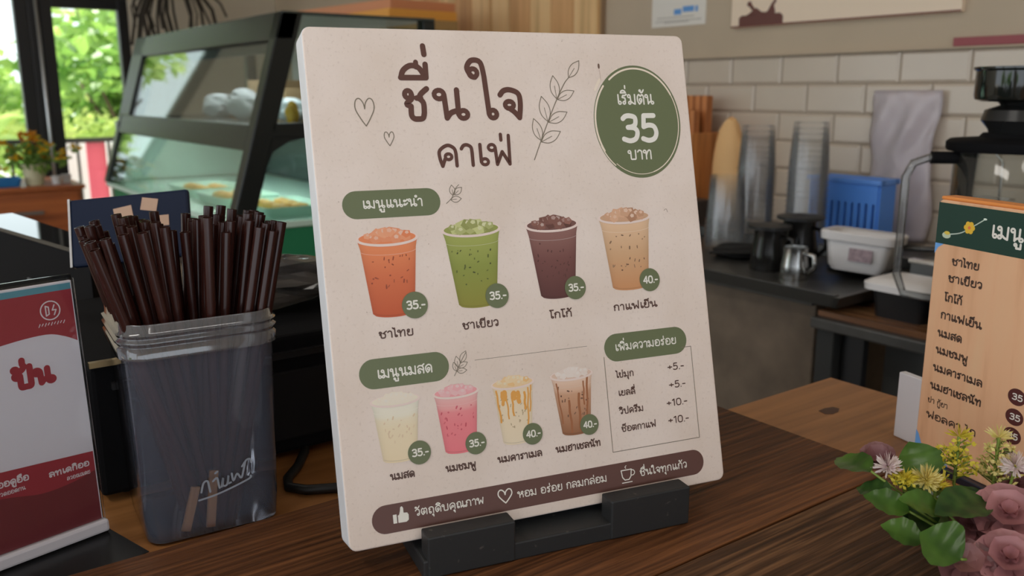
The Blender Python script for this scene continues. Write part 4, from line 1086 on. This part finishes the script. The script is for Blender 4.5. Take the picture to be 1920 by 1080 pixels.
# stainless box and utensils
sb = thing('steel_box', 'stainless steel box with bright front edge on the steel table', 'box', (0, 0, .8985))
MB().box(1.50, 1.86, .58, .846, 0, .075).build('body', mat('box_steel', (.18, .18, .175), .3, .9, var=.1, vscale=12), sb, bevel=.003)
MB().box(1.494, 1.51, .60, .846, .072, .079).build('front_lip', mat('bright_steel', (.85, .86, .86), .18, 1.0), sb, bevel=.001)  # highlight on the box edge put in as a brighter strip
m_ut = mat('utensil_dark', (.10, .10, .10), .35, .7)
for k, (x0, y0, x1, y1, zz, r) in enumerate(((1.56, .90, 1.72, .70, .984, .006), (1.60, .80, 1.80, .76, .985, .007), (1.66, .88, 1.58, .66, .990, .005), (1.76, .84, 1.64, .70, .996, .006), (1.70, .90, 1.80, .68, .985, .0045))):
    t = thing('kitchen_tongs', ['dark steel tongs lying along the back of the steel box', 'dark steel tongs lying straight across the steel box', 'thin dark tongs lying slantwise on the steel box front', 'dark tongs lying on top of the other tongs', 'thin dark tongs at the back of the steel box'][k], 'tongs', (0, 0, zz - .006))
    MB().tube([(x0, y0, .003), ((x0 + x1) / 2, (y0 + y1) / 2, .004), (x1, y1, .002)], [r * .7, r, r * .5], 8).build('arm', m_ut, t, smooth=True)
    MB().tube([(x0, y0, .003), ((x0 + x1) / 2 + .012, (y0 + y1) / 2 + .012, .004), (x1 + .016, y1 + .01, .002)], [r * .7, r, r * .5], 8).build('arm', m_ut, t, smooth=True)
wr = thing('wire_rack', 'thin wire utensil rack standing behind the wooden menu board', 'rack', (1.75, .88, .9775))
MB().tube([(0, 0, 0), (0, 0, .16), (.02, -.02, .19), (.02, -.05, .16), (.02, -.05, 0)], .003, 6).build('wire_loop', m_steel, wr, smooth=True)
MB().tube([(0, .012, .09), (.01, -.03, .092), (.02, -.08, .09)], .002, 6).build('wire_hook', m_steel, wr, smooth=True)
bw_ = thing('white_bowl', 'white lidded tub half hidden behind the wooden menu board', 'tub', (1.395, .778, .8985))
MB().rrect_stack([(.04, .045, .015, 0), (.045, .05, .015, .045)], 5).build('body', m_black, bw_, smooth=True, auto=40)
b_ = MB().rrect_stack([(.045, .05, .015, .045), (.055, .062, .02, .047), (.056, .063, .02, .058), (.048, .053, .018, .064), (.02, .02, .01, .066)], 5); b_.cap_last(24)
b_.build('lid', m_tub, bw_, smooth=True, auto=40)

# grinder with glass jar
gr = thing('coffee_grinder', 'coffee grinder with dark hopper over a glass jar at the right edge', 'grinder', (1.365, .625, .8985))
m_smoke = sheet('smoked_glass', (.10, .10, .09), .0, gloss=1.6, rough=.06)
m_gl = sheet('jar_glass', (.78, .79, .76), .06, (.5, .5, .46), 1.7, .05)
MB().lathe([(.07, 0), (.085, .002), (.085, .03), (.078, .035), (0, .036)], 36).build('base', m_pos, gr, smooth=True, auto=40)
MB().lathe([(.079, .036), (.081, .05), (.081, .285), (.079, .287)], 40).build('glass_jar', m_gl, gr, smooth=True, auto=60)
MB().lathe([(0, .286), (.091, .286), (.093, .29), (.093, .299), (.088, .303), (.05, .306), (.045, .312), (0, .312)], 40).build('jar_lid', m_pos, gr, smooth=True, auto=40)
MB().lathe([(.035, .306), (.04, .318), (.05, .33), (.046, .345), (.026, .352), (.03, .356), (.052, .358)], 30).build('grinding_neck', mat('neck_black', (.018, .018, .018), .25), gr, smooth=True, auto=35)
MB().lathe([(.052, .357), (.061, .360), (.0625, .366), (.0625, .400), (.064, .401), (.066, .403), (.066, .406), (.0, .408)], 40).build('hopper', mat('hopper_dark', (.012, .014, .012), .08, 0, .7), gr, smooth=True, auto=40)
hd = MB().tube([(-.060, .055, .276), (-.088, .080, .276), (-.106, .094, .268), (-.113, .100, .248), (-.113, .100, .10), (-.104, .092, .07), (-.06, .055, .06)], .0062, 12)
ho = hd.build('handle', sheet('handle_glass', (.72, .73, .72), .10, (.8, .8, .8), 2.0, .05), gr, smooth=True)
MB().tube([(-.056, .050, .276), (-.086, .079, .276)], .0092, 16).build('handle_sleeve', m_pos, ho, smooth=True, auto=40)
MB().lathe([(0, .04), (.05, .04), (.055, .2), (0, .2)], 24).build('grounds', mat('coffee_grounds', (.06, .035, .02), .9, bump=.5, bscale=300), gr, smooth=True, auto=40)

# ------------------------------------------------------------------ on the right wall
m_board = mat('menu_white', S(172, 156, 138, .42), .5)
mbd = thing('wall_menu_board', 'large cream board with brown splash print high on the wall', 'board', (0, 0, 0))
MB().box(WX - .018, WX - .0005, 1.073, 1.726, 1.443, 1.95).build('panel', m_board, mbd, bevel=.001)
def on_wall(x, y, h): return (WX - .0182 - h * .0002, x / 1000, y / 1000)
p = Print(on_wall)
p.poly([(1073, 1443.5), (1726, 1443.5), (1726, 1447.5), (1073, 1447.5)], S(80, 40, 32, .42), 1)
p.poly([(1551, 1447), (1698, 1447), (1698, 1468), (1690, 1474), (1678, 1472), (1664, 1478), (1650, 1488), (1640, 1492), (1622, 1480), (1606, 1478), (1592, 1484), (1576, 1474), (1560, 1474), (1551, 1466)], S(70, 38, 32, .42), 2)
p.poly([(1576, 1476), (1604, 1478), (1590, 1500), (1578, 1512), (1574, 1506), (1582, 1494)], S(70, 38, 32, .42), 2)
p.poly([(1640, 1484), (1658, 1488), (1668, 1504), (1662, 1508), (1652, 1498)], S(70, 38, 32, .42), 2)
p.ell(1664, 1503, 8, 7, S(70, 38, 32, .42), 2, 14)
p.build('splash_print', mbd)
tag(MB().box(WX - .012, WX - .0005, .55, 1.088, 1.3685, 1.3875).build('red_strip', mat('dark_red_paint', S(104, 48, 52, .42), .5), bevel=.001), 'dark red strip fixed along the top of the tiles at right', 'strip')
sh = thing('wall_notice', 'white paper notice with blue print on the wall above the menu sign', 'notice', (0, 0, 0))
MB().box(WX - .003, WX - .0003, 1.835, 2.053, 1.462, 1.76).build('paper', mat('notice_paper', S(160, 156, 150, .42), .7), sh)
def on_note(x, y, h): return (WX - .0032 - h * .0002, x / 1000, y / 1000)
p = Print(on_note)
for x0, x1, z in ((1880, 1925, 1509), (1930, 1960, 1503), (1865, 1875, 1508)): p.poly([(x0, z - 8), (x1, z - 8), (x1, z + 8), (x0, z + 8)], S(66, 106, 150, .42), 1)
for z, x0, x1 in ((1488, 1880, 2030), (1478, 1850, 2035), (1474, 1900, 2000)): p.stroke([(x0, z), (x1, z)], 2.5, S(120, 116, 110, .42), 1)
p.build('notice_print', sh)
struct(MB().box(WX - .02, WX - .0005, .1, 2.262, 1.3635, 1.3675).build('trim_4', m_wall))
# wooden wall cupboard: slatted doors
m_slat = wood('cupboard_wood', S(140, 112, 76, .42), S(168, 138, 98, .42), S(186, 158, 118, .42), 2, 30, .5, .05, coarse=10)
m_slat2 = wood('cupboard_wood_warm', S(128, 94, 60, .42), S(150, 114, 76, .42), S(160, 124, 86, .42), 2, 30, .5, .05, coarse=10)
wc = thing('wall_cupboard', 'shallow pale wooden cupboard with slatted doors on the wall behind the sign', 'cupboard', (0, 0, 0))
MB().box(WX - .020, WX - .001, 2.268, 3.50, 1.30, 2.10).build('carcass', mat('cupboard_side', S(110, 90, 70, .42), .6), wc)
for y0, y1 in ((2.272, 2.878), (2.890, 3.495)):
    d = MB().box(WX - .030, WX - .020, y0, y1, 1.305, 2.095, 0)
    n = 5; wv = (y1 - y0) / n
    for k in range(n): d.box(WX - .034, WX - .030, y0 + k * wv + .002, y0 + (k + 1) * wv - .002, 1.305, 2.095, k % 2)
    d.build('door', [m_slat, m_slat2], wc)

# ================================================================== DISPLAY CASE
YC, YF = 2.3015, 3.80
m_cf = mat('case_black_frame', (.014, .018, .018), .3, .2)
m_glass = sheet('case_glass', (.90, .96, .93), .0, (.5, .6, .56), .6, .02)
m_glass2 = sheet('case_glass_side', (.84, .92, .90), .0, (.5, .55, .54), .7, .02)
dc = thing('display_case', 'black framed slanted glass pastry case with green base', 'display case', (0, 0, 0))
def xs(z): return .7726 + (.9343 - .7726) * (z - .9505) / (1.4784 - .9505)      # slope of the glass front
XB = 1.40
def slab(mb, y0, y1, z0, z1, d0, d1):
    # a bar lying in the slanted front: from depth d0 to d1 behind the glass line
    mb.add([(xs(z) + d, y, z) for y in (y0, y1) for z, d in ((z0, d0), (z0, d1), (z1, d1), (z1, d0))], [(0, 1, 2, 3), (7, 6, 5, 4), (0, 4, 5, 1), (1, 5, 6, 2), (2, 6, 7, 3), (3, 7, 4, 0)])
MB().box(.80, XB, YC + .005, YF, .80, .9085).build('base', mat('green_base', S(26, 92, 62, .42), .45), dc, bevel=.003)
MB().box(.775, XB + .01, YC, YF + .01, .9085, .926).build('floor_plate', mat('pale_plate', S(150, 170, 160, .42), .3), dc, bevel=.002)
m = MB(); slab(m, YC, YC + .05, .926, 1.4784, 0, .06); m.build('corner_post', m_cf, dc, bevel=.004)
m = MB(); slab(m, YF - .05, YF, .926, 1.186, 0, .06); slab(m, YF - .16, YF, 1.186, 1.4784, 0, .06); m.build('corner_post', m_cf, dc, bevel=.004)
m = MB(); slab(m, YC, YF, 1.405, 1.4784, 0, .05); m.build('top_rail', m_cf, dc, bevel=.004)
m = MB(); slab(m, YC + .05, YF - .05, 1.118, 1.186, .002, .03); m.build('middle_rail', m_cf, dc, bevel=.003)
m = MB().box(.9343, XB, YC, YF, 1.470, 1.4784); m.build('top_panel', mat('case_top', (.05, .065, .06), .15), dc, bevel=.002)
m = MB(); m.box(xs(1.17) + .05, XB, YC, YC + .03, 1.150, 1.190); m.build('side_rail', m_cf, dc, bevel=.004)
m = MB().prism([(xs(1.06) + .055, 1.06), (xs(1.15) + .055, 1.152), (xs(1.15) + .16, 1.152), (xs(1.15) + .10, 1.14), (xs(1.1) + .07, 1.115)], 'y', YC, YC + .03); m.build('corner_bracket', m_cf, dc)
m = MB().box(XB - .04, XB, YC, YC + .04, .926, 1.47); m.build('rear_post', m_cf, dc, bevel=.003)
m = MB().box(XB - .04, XB, YF - .04, YF, .926, 1.47); m.build('rear_post', m_cf, dc, bevel=.003)
m = MB(); slab(m, YC + .05, YF - .16, 1.185, 1.405, .008, .012); m.build('front_glass', m_glass, dc)
m = MB(); slab(m, YC + .05, YF - .05, .926, 1.118, .008, .012); m.build('front_glass', m_glass, dc)
m = MB(); slab(m, YC + .05, YF - .16, 1.375, 1.405, .03, .05); m.build('lamp_rail', mat('lamp_rail_grey', (.10, .11, .11), .4), dc)
m = MB().add([(xs(1.19) + .06, YC + .012, 1.19), (XB - .04, YC + .012, 1.19), (XB - .04, YC + .012, 1.47), (xs(1.47) + .06, YC + .012, 1.47)], [(0, 1, 2, 3)]); m.build('side_glass', m_glass2, dc, solid=.004)
m = MB().add([(xs(.926) + .06, YC + .012, .926), (XB - .04, YC + .012, .926), (XB - .04, YC + .012, 1.15), (xs(1.15) + .06, YC + .012, 1.15)], [(0, 1, 2, 3)]); m.build('side_glass', m_glass2, dc, solid=.004)
MB().box(xs(1.18) + .03, XB - .01, YC + .035, YF - .05, 1.172, 1.182).build('shelf', mat('shelf_dark', (.04, .05, .05), .2), dc)
MB().box(XB - .008, XB - .002, YC + .045, YF - .05, .93, 1.16).build('back_panel', mat('dark_back', (.03, .036, .036), .25), dc)
MB().box(xs(.93) + .06, XB - .04, YF - .012, YF - .004, .93, 1.16).build('end_panel', mat('pale_end', S(186, 204, 194, .42), .3), dc)  # pale panel added to give the bright look in the lower glass
lr = MB().box(1.0, 1.03, YC + .12, YF - .12, 1.1605, 1.172).build('lamp_tube', mat('lamp_tube_white', (.8, .85, .82), .4), dc)  # tube added as the body of the lower fill light
lamp('case_lamp_light', (1.015, 3.05, 1.155), .03, 1.2, 3.0, (.90, 1.0, .95))  # light added under the shelf to brighten the lower interior
lamp('case_lamp_light', (1.06, 3.05, 1.40), .03, 1.2, 1.6, (.94, .98, 1.0))  # second light added to lift the dark upper interior
# things on the shelf and the floor of the case
m_kraft = mat('kraft_carton', S(134, 108, 80, .40), .7, var=.08, vscale=20)
for k, (x, y, wx_, wy_, hz_, lab) in enumerate(((1.22, 2.85, .10, .16, .10, 'brown carton on the case shelf nearest its right end post'), (1.25, 3.12, .10, .14, .13, 'tallest brown carton on the case shelf'), (1.22, 3.42, .10, .14, .08, 'low brown carton at the far end of the case shelf'), (1.30, 2.40, .08, .08, .10, 'tan carton on the case shelf behind the side glass'))):
    tag(MB().box(x - wx_, x + wx_, y - wy_ / 2, y + wy_ / 2, 1.182, 1.182 + hz_).build('carton', m_kraft, bevel=.003), lab, 'box', 'cartons in the display case')
tag(crumple('white_packet', 1.08, 2.62, 1.182, .05, .08, .035, mat('white_wrap', S(190, 192, 196, .5), .35), None, 21, .2), 'white wrapped packet on the case shelf nearest its right end post', 'packet')
tag(crumple('white_packet', 1.06, 2.98, 1.182, .05, .10, .05, mat('white_wrap', S(190, 192, 196, .5), .35), None, 23, .2), 'taller white wrapped packet in the middle of the case shelf', 'packet')
tag(crumple('white_packet', 1.08, 3.30, 1.182, .05, .08, .04, mat('white_wrap', S(190, 192, 196, .5), .35), None, 24, .2), 'white wrapped packet at the far end of the case shelf', 'packet')
tag(crumple('yellow_packet', 1.0, 2.43, 1.182, .018, .022, .03, mat('yellow_wrap', S(210, 160, 40, .5), .4), None, 22, .2), 'small yellow packet behind the side glass of the case', 'packet')
m_tray = mat('tray_pale', S(150, 172, 162, .42), .25)
m_bun = mat('pastry_crust', S(186, 138, 72, .42), .6, var=.25, vscale=40)
def traything(x, y, label, n, kind):
    t = thing('pastry_tray', label, 'tray', (x, y, .926))
    MB().rrect_stack([(.085, .12, .02, 0), (.095, .13, .022, .03), (.098, .133, .022, .03), (.088, .122, .02, .004)], 5).cap_last(24).build('dish', m_tray, t, smooth=True, auto=40)
    for k in range(n):
        a = k % 3 - 1; b2 = k // 3 - .5
        o = MB().lathe([(0, 0), (.022, .002), (.027, .012), (.02, .024), (0, .03)], 14).build('bun', m_bun, smooth=True)
        o.location = (x + b2 * .06, y + a * .07, .931); o.scale = (1, 1.25, 1)
        tag(o, 'golden pastry in the %s' % kind, 'pastry', 'pastries in the %s' % kind)
traything(.98, 2.50, 'pale pastry tray nearest the side glass of the case', 6, 'tray nearest the side glass')
traything(.96, 2.82, 'second pale pastry tray along the case floor', 6, 'second tray in the case')
traything(.96, 3.14, 'third pale pastry tray along the case floor', 5, 'third tray in the case')
bc2 = thing('case_table', 'dark table carrying the pastry display case', 'table', (0, 0, 0))
MB().box(.74, XB + .05, YC + .02, YF + .05, .76, .80).build('top', mat('dark_table', (.03, .026, .022), .5), bc2, bevel=.003)
for (x, y) in ((.78, YC + .05), (XB - .02, YC + .05), (.78, YF - .02), (XB - .02, YF - .02)): MB().box(x, x + .04, y, y + .04, 0, .76).build('leg', m_black, bc2)
# fridge top with trays to the right of the case
fr = thing('white_cabinet', 'low white cabinet behind the menu board under the stacked trays', 'cabinet', (0, 0, 0))
MB().box(1.475, 1.72, 2.75, 3.55, 0, 1.478).build('body', mat('cabinet_white', S(160, 154, 150, .42), .4), fr, bevel=.006)
MB().box(1.467, 1.475, 2.76, 3.54, .1, 1.455).build('door', mat('cabinet_door', S(156, 150, 146, .42), .4), fr, bevel=.003)
TR = [('wooden_tray', (120, 96, 60), 'pale green bottom tray of the stack on the white cabinet'), ('wooden_tray', (196, 140, 60), 'orange yellow middle tray of the stack on the white cabinet'), ('wooden_tray', (150, 100, 70), 'reddish brown top tray of the stack on the white cabinet')]
for k, (nm, cc, lab) in enumerate(TR):
    t = thing(nm, lab, 'tray', (1.615, 3.10 + .03 * k, 1.478 + k * .034), (0, 0, R(3 * k)))
    cm = mat('tray_paint', S(*cc, .42), .5)
    MB().box(-.13, .13, -.36, .36, 0, .008).build('tray_floor', cm, t)
    m = MB().box(-.14, -.13, -.37, .37, 0, .034).box(.13, .14, -.37, .37, 0, .034).box(-.13, .13, -.37, -.36, 0, .034).box(-.13, .13, .36, .37, 0, .034)
    m.build('tray_rim', cm, t, bevel=.002)
# dried bunch hanging above the case
dh = thing('dried_bunch', 'dark dried plant bunch hanging over the far end of the case', 'decoration', (1.36, 4.75, 1.47))
rn = random.Random(31)
f = MB()
for k in range(26):
    x_ = rn.uniform(-.22, .22); y_ = rn.uniform(-.08, .08); L_ = rn.uniform(.12, .30)
    f.tube([(x_ * .7, y_, .30), (x_, y_, .30 - L_ * .5), (x_ + rn.uniform(-.03, .03), y_, .30 - L_)], rn.uniform(.004, .010), 5)
f.build('dry_stems', mat('dry_stem', (.05, .04, .03), .9), dh)
MB().box(-.24, .24, -.1, .1, .29, .33).build('hanging_rod', bark, dh)
MB().tube([(0, 0, .33), (0, 0, 1.28)], .006, 6).build('cord', m_black, dh)

# ================================================================== CABINET WITH VASE (far left)
m_cab = wood('cabinet_wood', S(72, 34, 16, .40), S(108, 56, 26, .40), S(128, 70, 34, .40), 0, 40, .45, .1)
cb_ = thing('wooden_cabinet', 'reddish brown wooden cabinet carrying the flower vase by the window', 'cabinet', (0, 0, 0))
MB().box(-.20, .76, 4.245, 4.70, 0, .862).build('body', m_cab, cb_, bevel=.003)
MB().box(-.22, .775, 4.225, 4.71, .862, .880).build('top', m_cab, cb_, bevel=.003)
dw = MB().box(.33, .745, 4.232, 4.246, .66, .85).build('drawer', m_cab, cb_, bevel=.003)
MB().box(.49, .60, 4.212, 4.220, .765, .778).box(.495, .505, 4.218, 4.234, .766, .777).box(.585, .595, 4.218, 4.234, .766, .777).build('handle', mat('steel_handle', (.5, .5, .5), .3, 1.0), dw)
va = thing('flower_vase', 'pale vase with yellow and orange flowers on the wooden cabinet', 'vase', (.595, 4.33, .880))
MB().lathe([(.0, .002), (.035, 0), (.038, .02), (.048, .085), (.05, .09), (.046, .09), (.04, .03), (0, .02)], 24).build('pot', mat('vase_glaze', S(150, 146, 120, .45), .4), va, smooth=True, auto=40)
m_yf = [leafmat('petal_yellow', (.75, .45, .02), (.85, .6, .04), .5, .4), leafmat('petal_orange', (.65, .25, .02), (.8, .4, .03), .5, .4)]
rn = random.Random(5)
f = MB()
for k in range(120):
    d = Vector((rn.gauss(0, .07), rn.gauss(0, .05), rn.uniform(.08, .17))); ax = Vector((rn.gauss(0, 1), rn.gauss(0, 1), rn.gauss(0, 1))).normalized(); sdv = ax.orthogonal().normalized()
    f.add([d, d + ax * .02 + sdv * .012, d + ax * .045, d + ax * .02 - sdv * .012], [(0, 1, 2, 3)])
f.build('leaves', lm2, va, normals=False)
for k in range(22):
    c = Vector((rn.gauss(0, .075), rn.gauss(0, .045), rn.uniform(.13, .24))); c.z -= abs(c.x) * .5
    f = MB()
    for j in range(9):
        a = rn.uniform(0, 6.28); el = rn.uniform(-.3, 1.2); ax = Vector((math.cos(a) * math.cos(el), math.sin(a) * math.cos(el), math.sin(el))); sdv = ax.orthogonal().normalized()
        f.add([c, c + ax * .014 + sdv * .009, c + ax * .028, c + ax * .014 - sdv * .009], [(0, 1, 2, 3)])
    f.build('flower_head', m_yf[k % 3 == 0], va, normals=False)
f = MB()
for k in range(14):
    f.tube([(rn.uniform(-.02, .02), rn.uniform(-.02, .02), .03), (rn.gauss(0, .05), rn.gauss(0, .04), .17)], .002, 5)
f.build('stems', lm2, va)
tag(MB().rrect_stack([(.06, .05, .01, 0), (.07, .06, .012, .035), (.072, .062, .012, .035), (.062, .052, .01, .004)], 4).cap_last(20).build('blue_tray', mat('blue_tray_plastic', S(30, 84, 130, .42), .4)), 'small blue tray on the wooden cabinet left of the vase', 'tray').location = (.47, 4.33, .8805)
for k in range(2):
    tag(MB().lathe([(0, .001), (.016, 0), (.022, .035), (.023, .036), (.020, .036), (.014, .004), (0, .004)], 18).build('white_cup', mat('cup_white', (.8, .8, .8), .35), smooth=True, auto=40),
        ['small white cup right of the flower vase', 'small white cup at the corner of the wooden cabinet'][k], 'cup').location = (.675 + k * .05, 4.30 + k * .06, .8802)

# ================================================================== FLOWERS (front right)
LG = leafmat('leaf_green', S(40, 64, 22, .5), S(60, 88, 32, .5), .3, .18, 50)
LD = leafmat('leaf_dark', S(26, 46, 20, .5), S(44, 68, 28, .5), .35, .15, 90)
PU = leafmat('succulent_purple', S(122, 80, 82, .5), S(142, 98, 98, .5), .42, .2, 40)
PD = leafmat('succulent_dark', S(86, 52, 56, .5), S(106, 70, 68, .5), .42, .15, 40)
WH = leafmat('petal_white', S(200, 186, 188, .6), S(222, 212, 206, .6), .5, .3, 200)
CR = leafmat('petal_cream', S(190, 180, 110, .6), S(212, 200, 140, .6), .5, .3, 200)
YE = leafmat('petal_acid_yellow', S(170, 158, 50, .6), S(205, 190, 70, .6), .5, .3, 200)
ST = leafmat('stem_green', S(84, 104, 40, .5), S(110, 124, 52, .5), .45, .2, 100)
fa = thing('flower_arrangement', 'low arrangement of green leaves purple succulents and yellow flowers at front right', 'flowers', (0, 0, 0))
RT = Vector((.597, .256, .962))
MB().lathe([(0, .0), (.026, .0), (.030, .004), (.034, .022), (.031, .022), (.027, .014), (0, .012)], 24, (RT.x, RT.y, .9502)).build('pot', mat('pot_clay', S(120, 100, 90, .5), .6), fa, smooth=True, auto=40)
VIEW = (Vector((0, 0, 1.27)) - Vector((.57, .28, 1.0))).normalized()
def leaf_mesh(tip, base, hw, cup=.25, up=None, n=14, droop=.1, pw=.88, sh=.88):
    tip, base = Vector(tip), Vector(base); ax = tip - base; L = ax.length; t = ax.normalized()
    upv = Vector(up) if up else (Vector((0, 0, 1)) * .8 + VIEW * .5)
    nrm = (upv - t * upv.dot(t)).normalized(); sdv = t.cross(nrm)
    vs = []; fs = []; K = 5
    for i in range(n + 1):
        q = i / n; w_ = hw * 1.05 * (math.sin(math.pi * q ** pw)) ** sh if 0 < q < 1 else .0002
        for k in range(K):
            s_ = -1 + 2 * k / (K - 1)
            vs.append(base + t * L * q + sdv * w_ * s_ + nrm * (cup * w_ * abs(s_) - droop * L * (q - .5) ** 2 + .0007 * math.sin(q * 25) * abs(s_)))
    for i in range(n):
        for k in range(K - 1):
            a = i * K + k; fs.append((a, a + 1, a + K + 1, a + K))
    return vs, fs
LEAVES = [((.5507, .3525, 1.0085), (.5369, .3161, 1.0137), .0115, 0), ((.5895, .3195, 1.022), (.5826, .298, 1.0006), .0160, 0), ((.5376, .3266, .998), (.5366, .299, 1.0037), .0094, 1), ((.5202, .3101, 1.0032), (.5362, .2853, .996), .0105, 0), ((.5288, .2899, 1.0063), (.5556, .2712, .9961), .0108, 0), ((.5396, .2702, 1.0001), (.587, .2582, 1.0015), .0144, 1), ((.5138, .2922, .991), (.5274, .2689, .9842), .0105, 0), ((.5122, .2646, .9976), (.5178, .2397, .9879), .0185, 0), ((.5564, .2984, .9896), (.5607, .2747, .9782), .0144, 1), ((.5641, .2877, .9756), (.5774, .2698, .9712), .0144, 1), ((.5505, .2985, .9872), (.5624, .2725, .9668), .0130, 1), ((.5959, .2894, .99), (.5894, .2651, .9734), .0162, 1), ((.5851, .2745, .9768), (.5859, .2554, .9668), .0162, 1), ((.5803, .3133, .9975), (.5776, .2902, .9827), .0144, 1), ((.6093, .2703, .9957), (.5833, .2747, .9873), .0130, 1)]
LEAVES += [((.548, .272, .985), (.580, .262, .975), .013, 0), ((.560, .262, .978), (.585, .258, .968), .014, 1), ((.600, .300, .985), (.592, .270, .972), .014, 0), ((.530, .262, .975), (.566, .254, .968), .013, 1), ((.618, .288, .990), (.600, .264, .975), .013, 1), ((.572, .308, .996), (.580, .280, .980), .012, 0)]  # low dark ones put foliage shade into the leaf colour
for tip, base, hw, dk in LEAVES:
    tip_, base_ = Vector(tip), Vector(base)
    if (base_ - RT).length > (tip_ - RT).length: tip_, base_ = base_, tip_
    vs, fs = leaf_mesh(tip_, base_, hw)
    lo = MB().add(vs, fs).build('leaf', LD if dk else LG, fa, smooth=True, normals=False)
    MB().tube([base_, (base_ * .5 + RT * .5) + Vector((0, 0, -.004)), RT], .0009, 6).build('leaf_stalk', ST, lo, smooth=True)
def rosette(c, r, m, layers=3, face=None, name='succulent'):
    c = Vector(c); nrm = Vector(face).normalized() if face else (VIEW * .7 + Vector((0, 0, .7))).normalized()
    u_ = nrm.orthogonal().normalized(); v_ = nrm.cross(u_); f = MB()
    for l in range(layers):
        k_ = 5 + (l < 2); el = R(8 + 27 * l); rr = r * (1.0 - .25 * l)
        for j in range(k_):
            a = 2 * math.pi * j / k_ + l * .55
            d = (u_ * math.cos(a) + v_ * math.sin(a)) * math.cos(el) + nrm * math.sin(el)
            vs, fs = leaf_mesh(c + d * rr + nrm * l * r * .06, c + nrm * l * r * .1, rr * .52, .32, nrm, 8, -.25, 1.25, .62)
            f.add(vs, fs)
    o = f.build(name, m, fa, smooth=True, normals=False)
    MB().tube([c, (c + RT) / 2, RT], .0013, 6).build('stem', ST, o, smooth=True)
    return o
rosette((.5655, .3285, 1.0116), .0135, PD, 2)
rosette((.586, .2452, .9933), .0245, PU, 3)
rosette((.5435, .2233, .985), .0215, PU, 3)
rosette((.5270, .2417, .9800), .0185, PD, 2)
rosette((.5718, .2594, .9853), .0165, PD, 2)
rosette((.6352, .2642, .9938), .0145, PD, 3)
rosette((.612, .238, .985), .020, PU, 3)
rosette((.562, .226, .970), .020, PU, 3)
def puff(c, r, m, n=110, name='round_flower'):
    c = Vector(c); nrm = (VIEW * .5 + Vector((0, 0, .9))).normalized(); f = MB(); rn = random.Random(int(c.x * 9999))
    for k in range(n):
        d = Vector((rn.gauss(0, 1), rn.gauss(0, 1), rn.gauss(0, 1))).normalized()
        if d.dot(nrm) < -.2: d = -d
        l = r * rn.uniform(.75, 1.1); sdv = d.orthogonal().normalized() * r * .07
        b0 = c + d * r * .15
        f.add([b0 - sdv * .5, b0 + sdv * .5, c + d * l * .8 + sdv, c + d * l + nrm * r * .05, c + d * l * .8 - sdv], [(0, 1, 2, 3, 4)])
    o = f.build(name, m, fa, normals=False)
    MB().tube([c, (c + RT) / 2 + Vector((0, 0, .004)), RT], .001, 6).build('stem', ST, o, smooth=True)
puff((.5485, .311, 1.0157), .0105, WH); puff((.5626, .2904, 1.0096), .0115, CR, 130); puff((.6204, .2588, 1.0158), .0115, WH)
def sprigs(c, spread, hgt, m, n, seed, name='yellow_sprig', stem=True):
    """a spike of small star florets round an upright stem"""
    c = Vector(c); rn = random.Random(seed); f = MB(); s_ = MB()
    for k in range(n):
        q = rn.random(); a = rn.uniform(0, 6.28); rad = spread * (1 - .55 * q) * rn.uniform(.4, 1)
        p0 = c + Vector((0, 0, hgt * q * .85)); pc = p0 + Vector((math.cos(a) * rad, math.sin(a) * rad, .35 * rad + .002))
        s_.tube([p0, pc], .0005, 4)
        for j in range(6):
            d = Vector((rn.gauss(0, 1), rn.gauss(0, 1), rn.gauss(.3, 1))).normalized(); sv = d.orthogonal().normalized() * .0011
            l = rn.uniform(.003, .0048)
            f.add([pc, pc + d * l * .6 + sv, pc + d * l, pc + d * l * .6 - sv], [(0, 1, 2, 3)])
    for k in range(34):     # the tufted head
        d = Vector((rn.gauss(0, 1), rn.gauss(0, 1), abs(rn.gauss(0, .8)) + .2)).normalized(); pc = c + Vector((0, 0, hgt)); sv = d.orthogonal().normalized() * .0009
        f.add([pc, pc + d * .006 + sv, pc + d * .0105, pc + d * .006 - sv], [(0, 1, 2, 3)])
    o = f.build(name, m, fa, normals=False)
    if stem: s_.tube([c + Vector((0, 0, hgt)), c, (c + RT) / 2, RT], .0012, 6)
    s_.build('stem', ST, o, smooth=True)
sprigs((.602, .2905, .996), .017, .036, YE, 46, 1)
sprigs((.623, .2730, .996), .018, .036, CR, 46, 2)
sprigs((.5515, .2995, 1.002), .009, .008, YE, 16, 3)
sprigs((.566, .2850, .998), .008, .008, YE, 8, 4)
sprigs((.640, .2700, .985), .014, .022, YE, 12, 5)

# housings of the unseen fill lamps added in the ceiling
for i, (x, y, z, sx, sy, pw) in enumerate(FILL_LAMPS):
    t = thing('ceiling_lamp', ['long ceiling lamp over the service counter', 'long ceiling lamp towards the windows', 'long ceiling lamp over the customer side'][i], 'lamp', (x, y, 2.715))
    MB().box(-sx / 2 - .02, sx / 2 + .02, -sy / 2 - .02, sy / 2 + .02, .005, .034).build('housing', mat('lamp_housing', (.8, .8, .8), .5), t, bevel=.003)
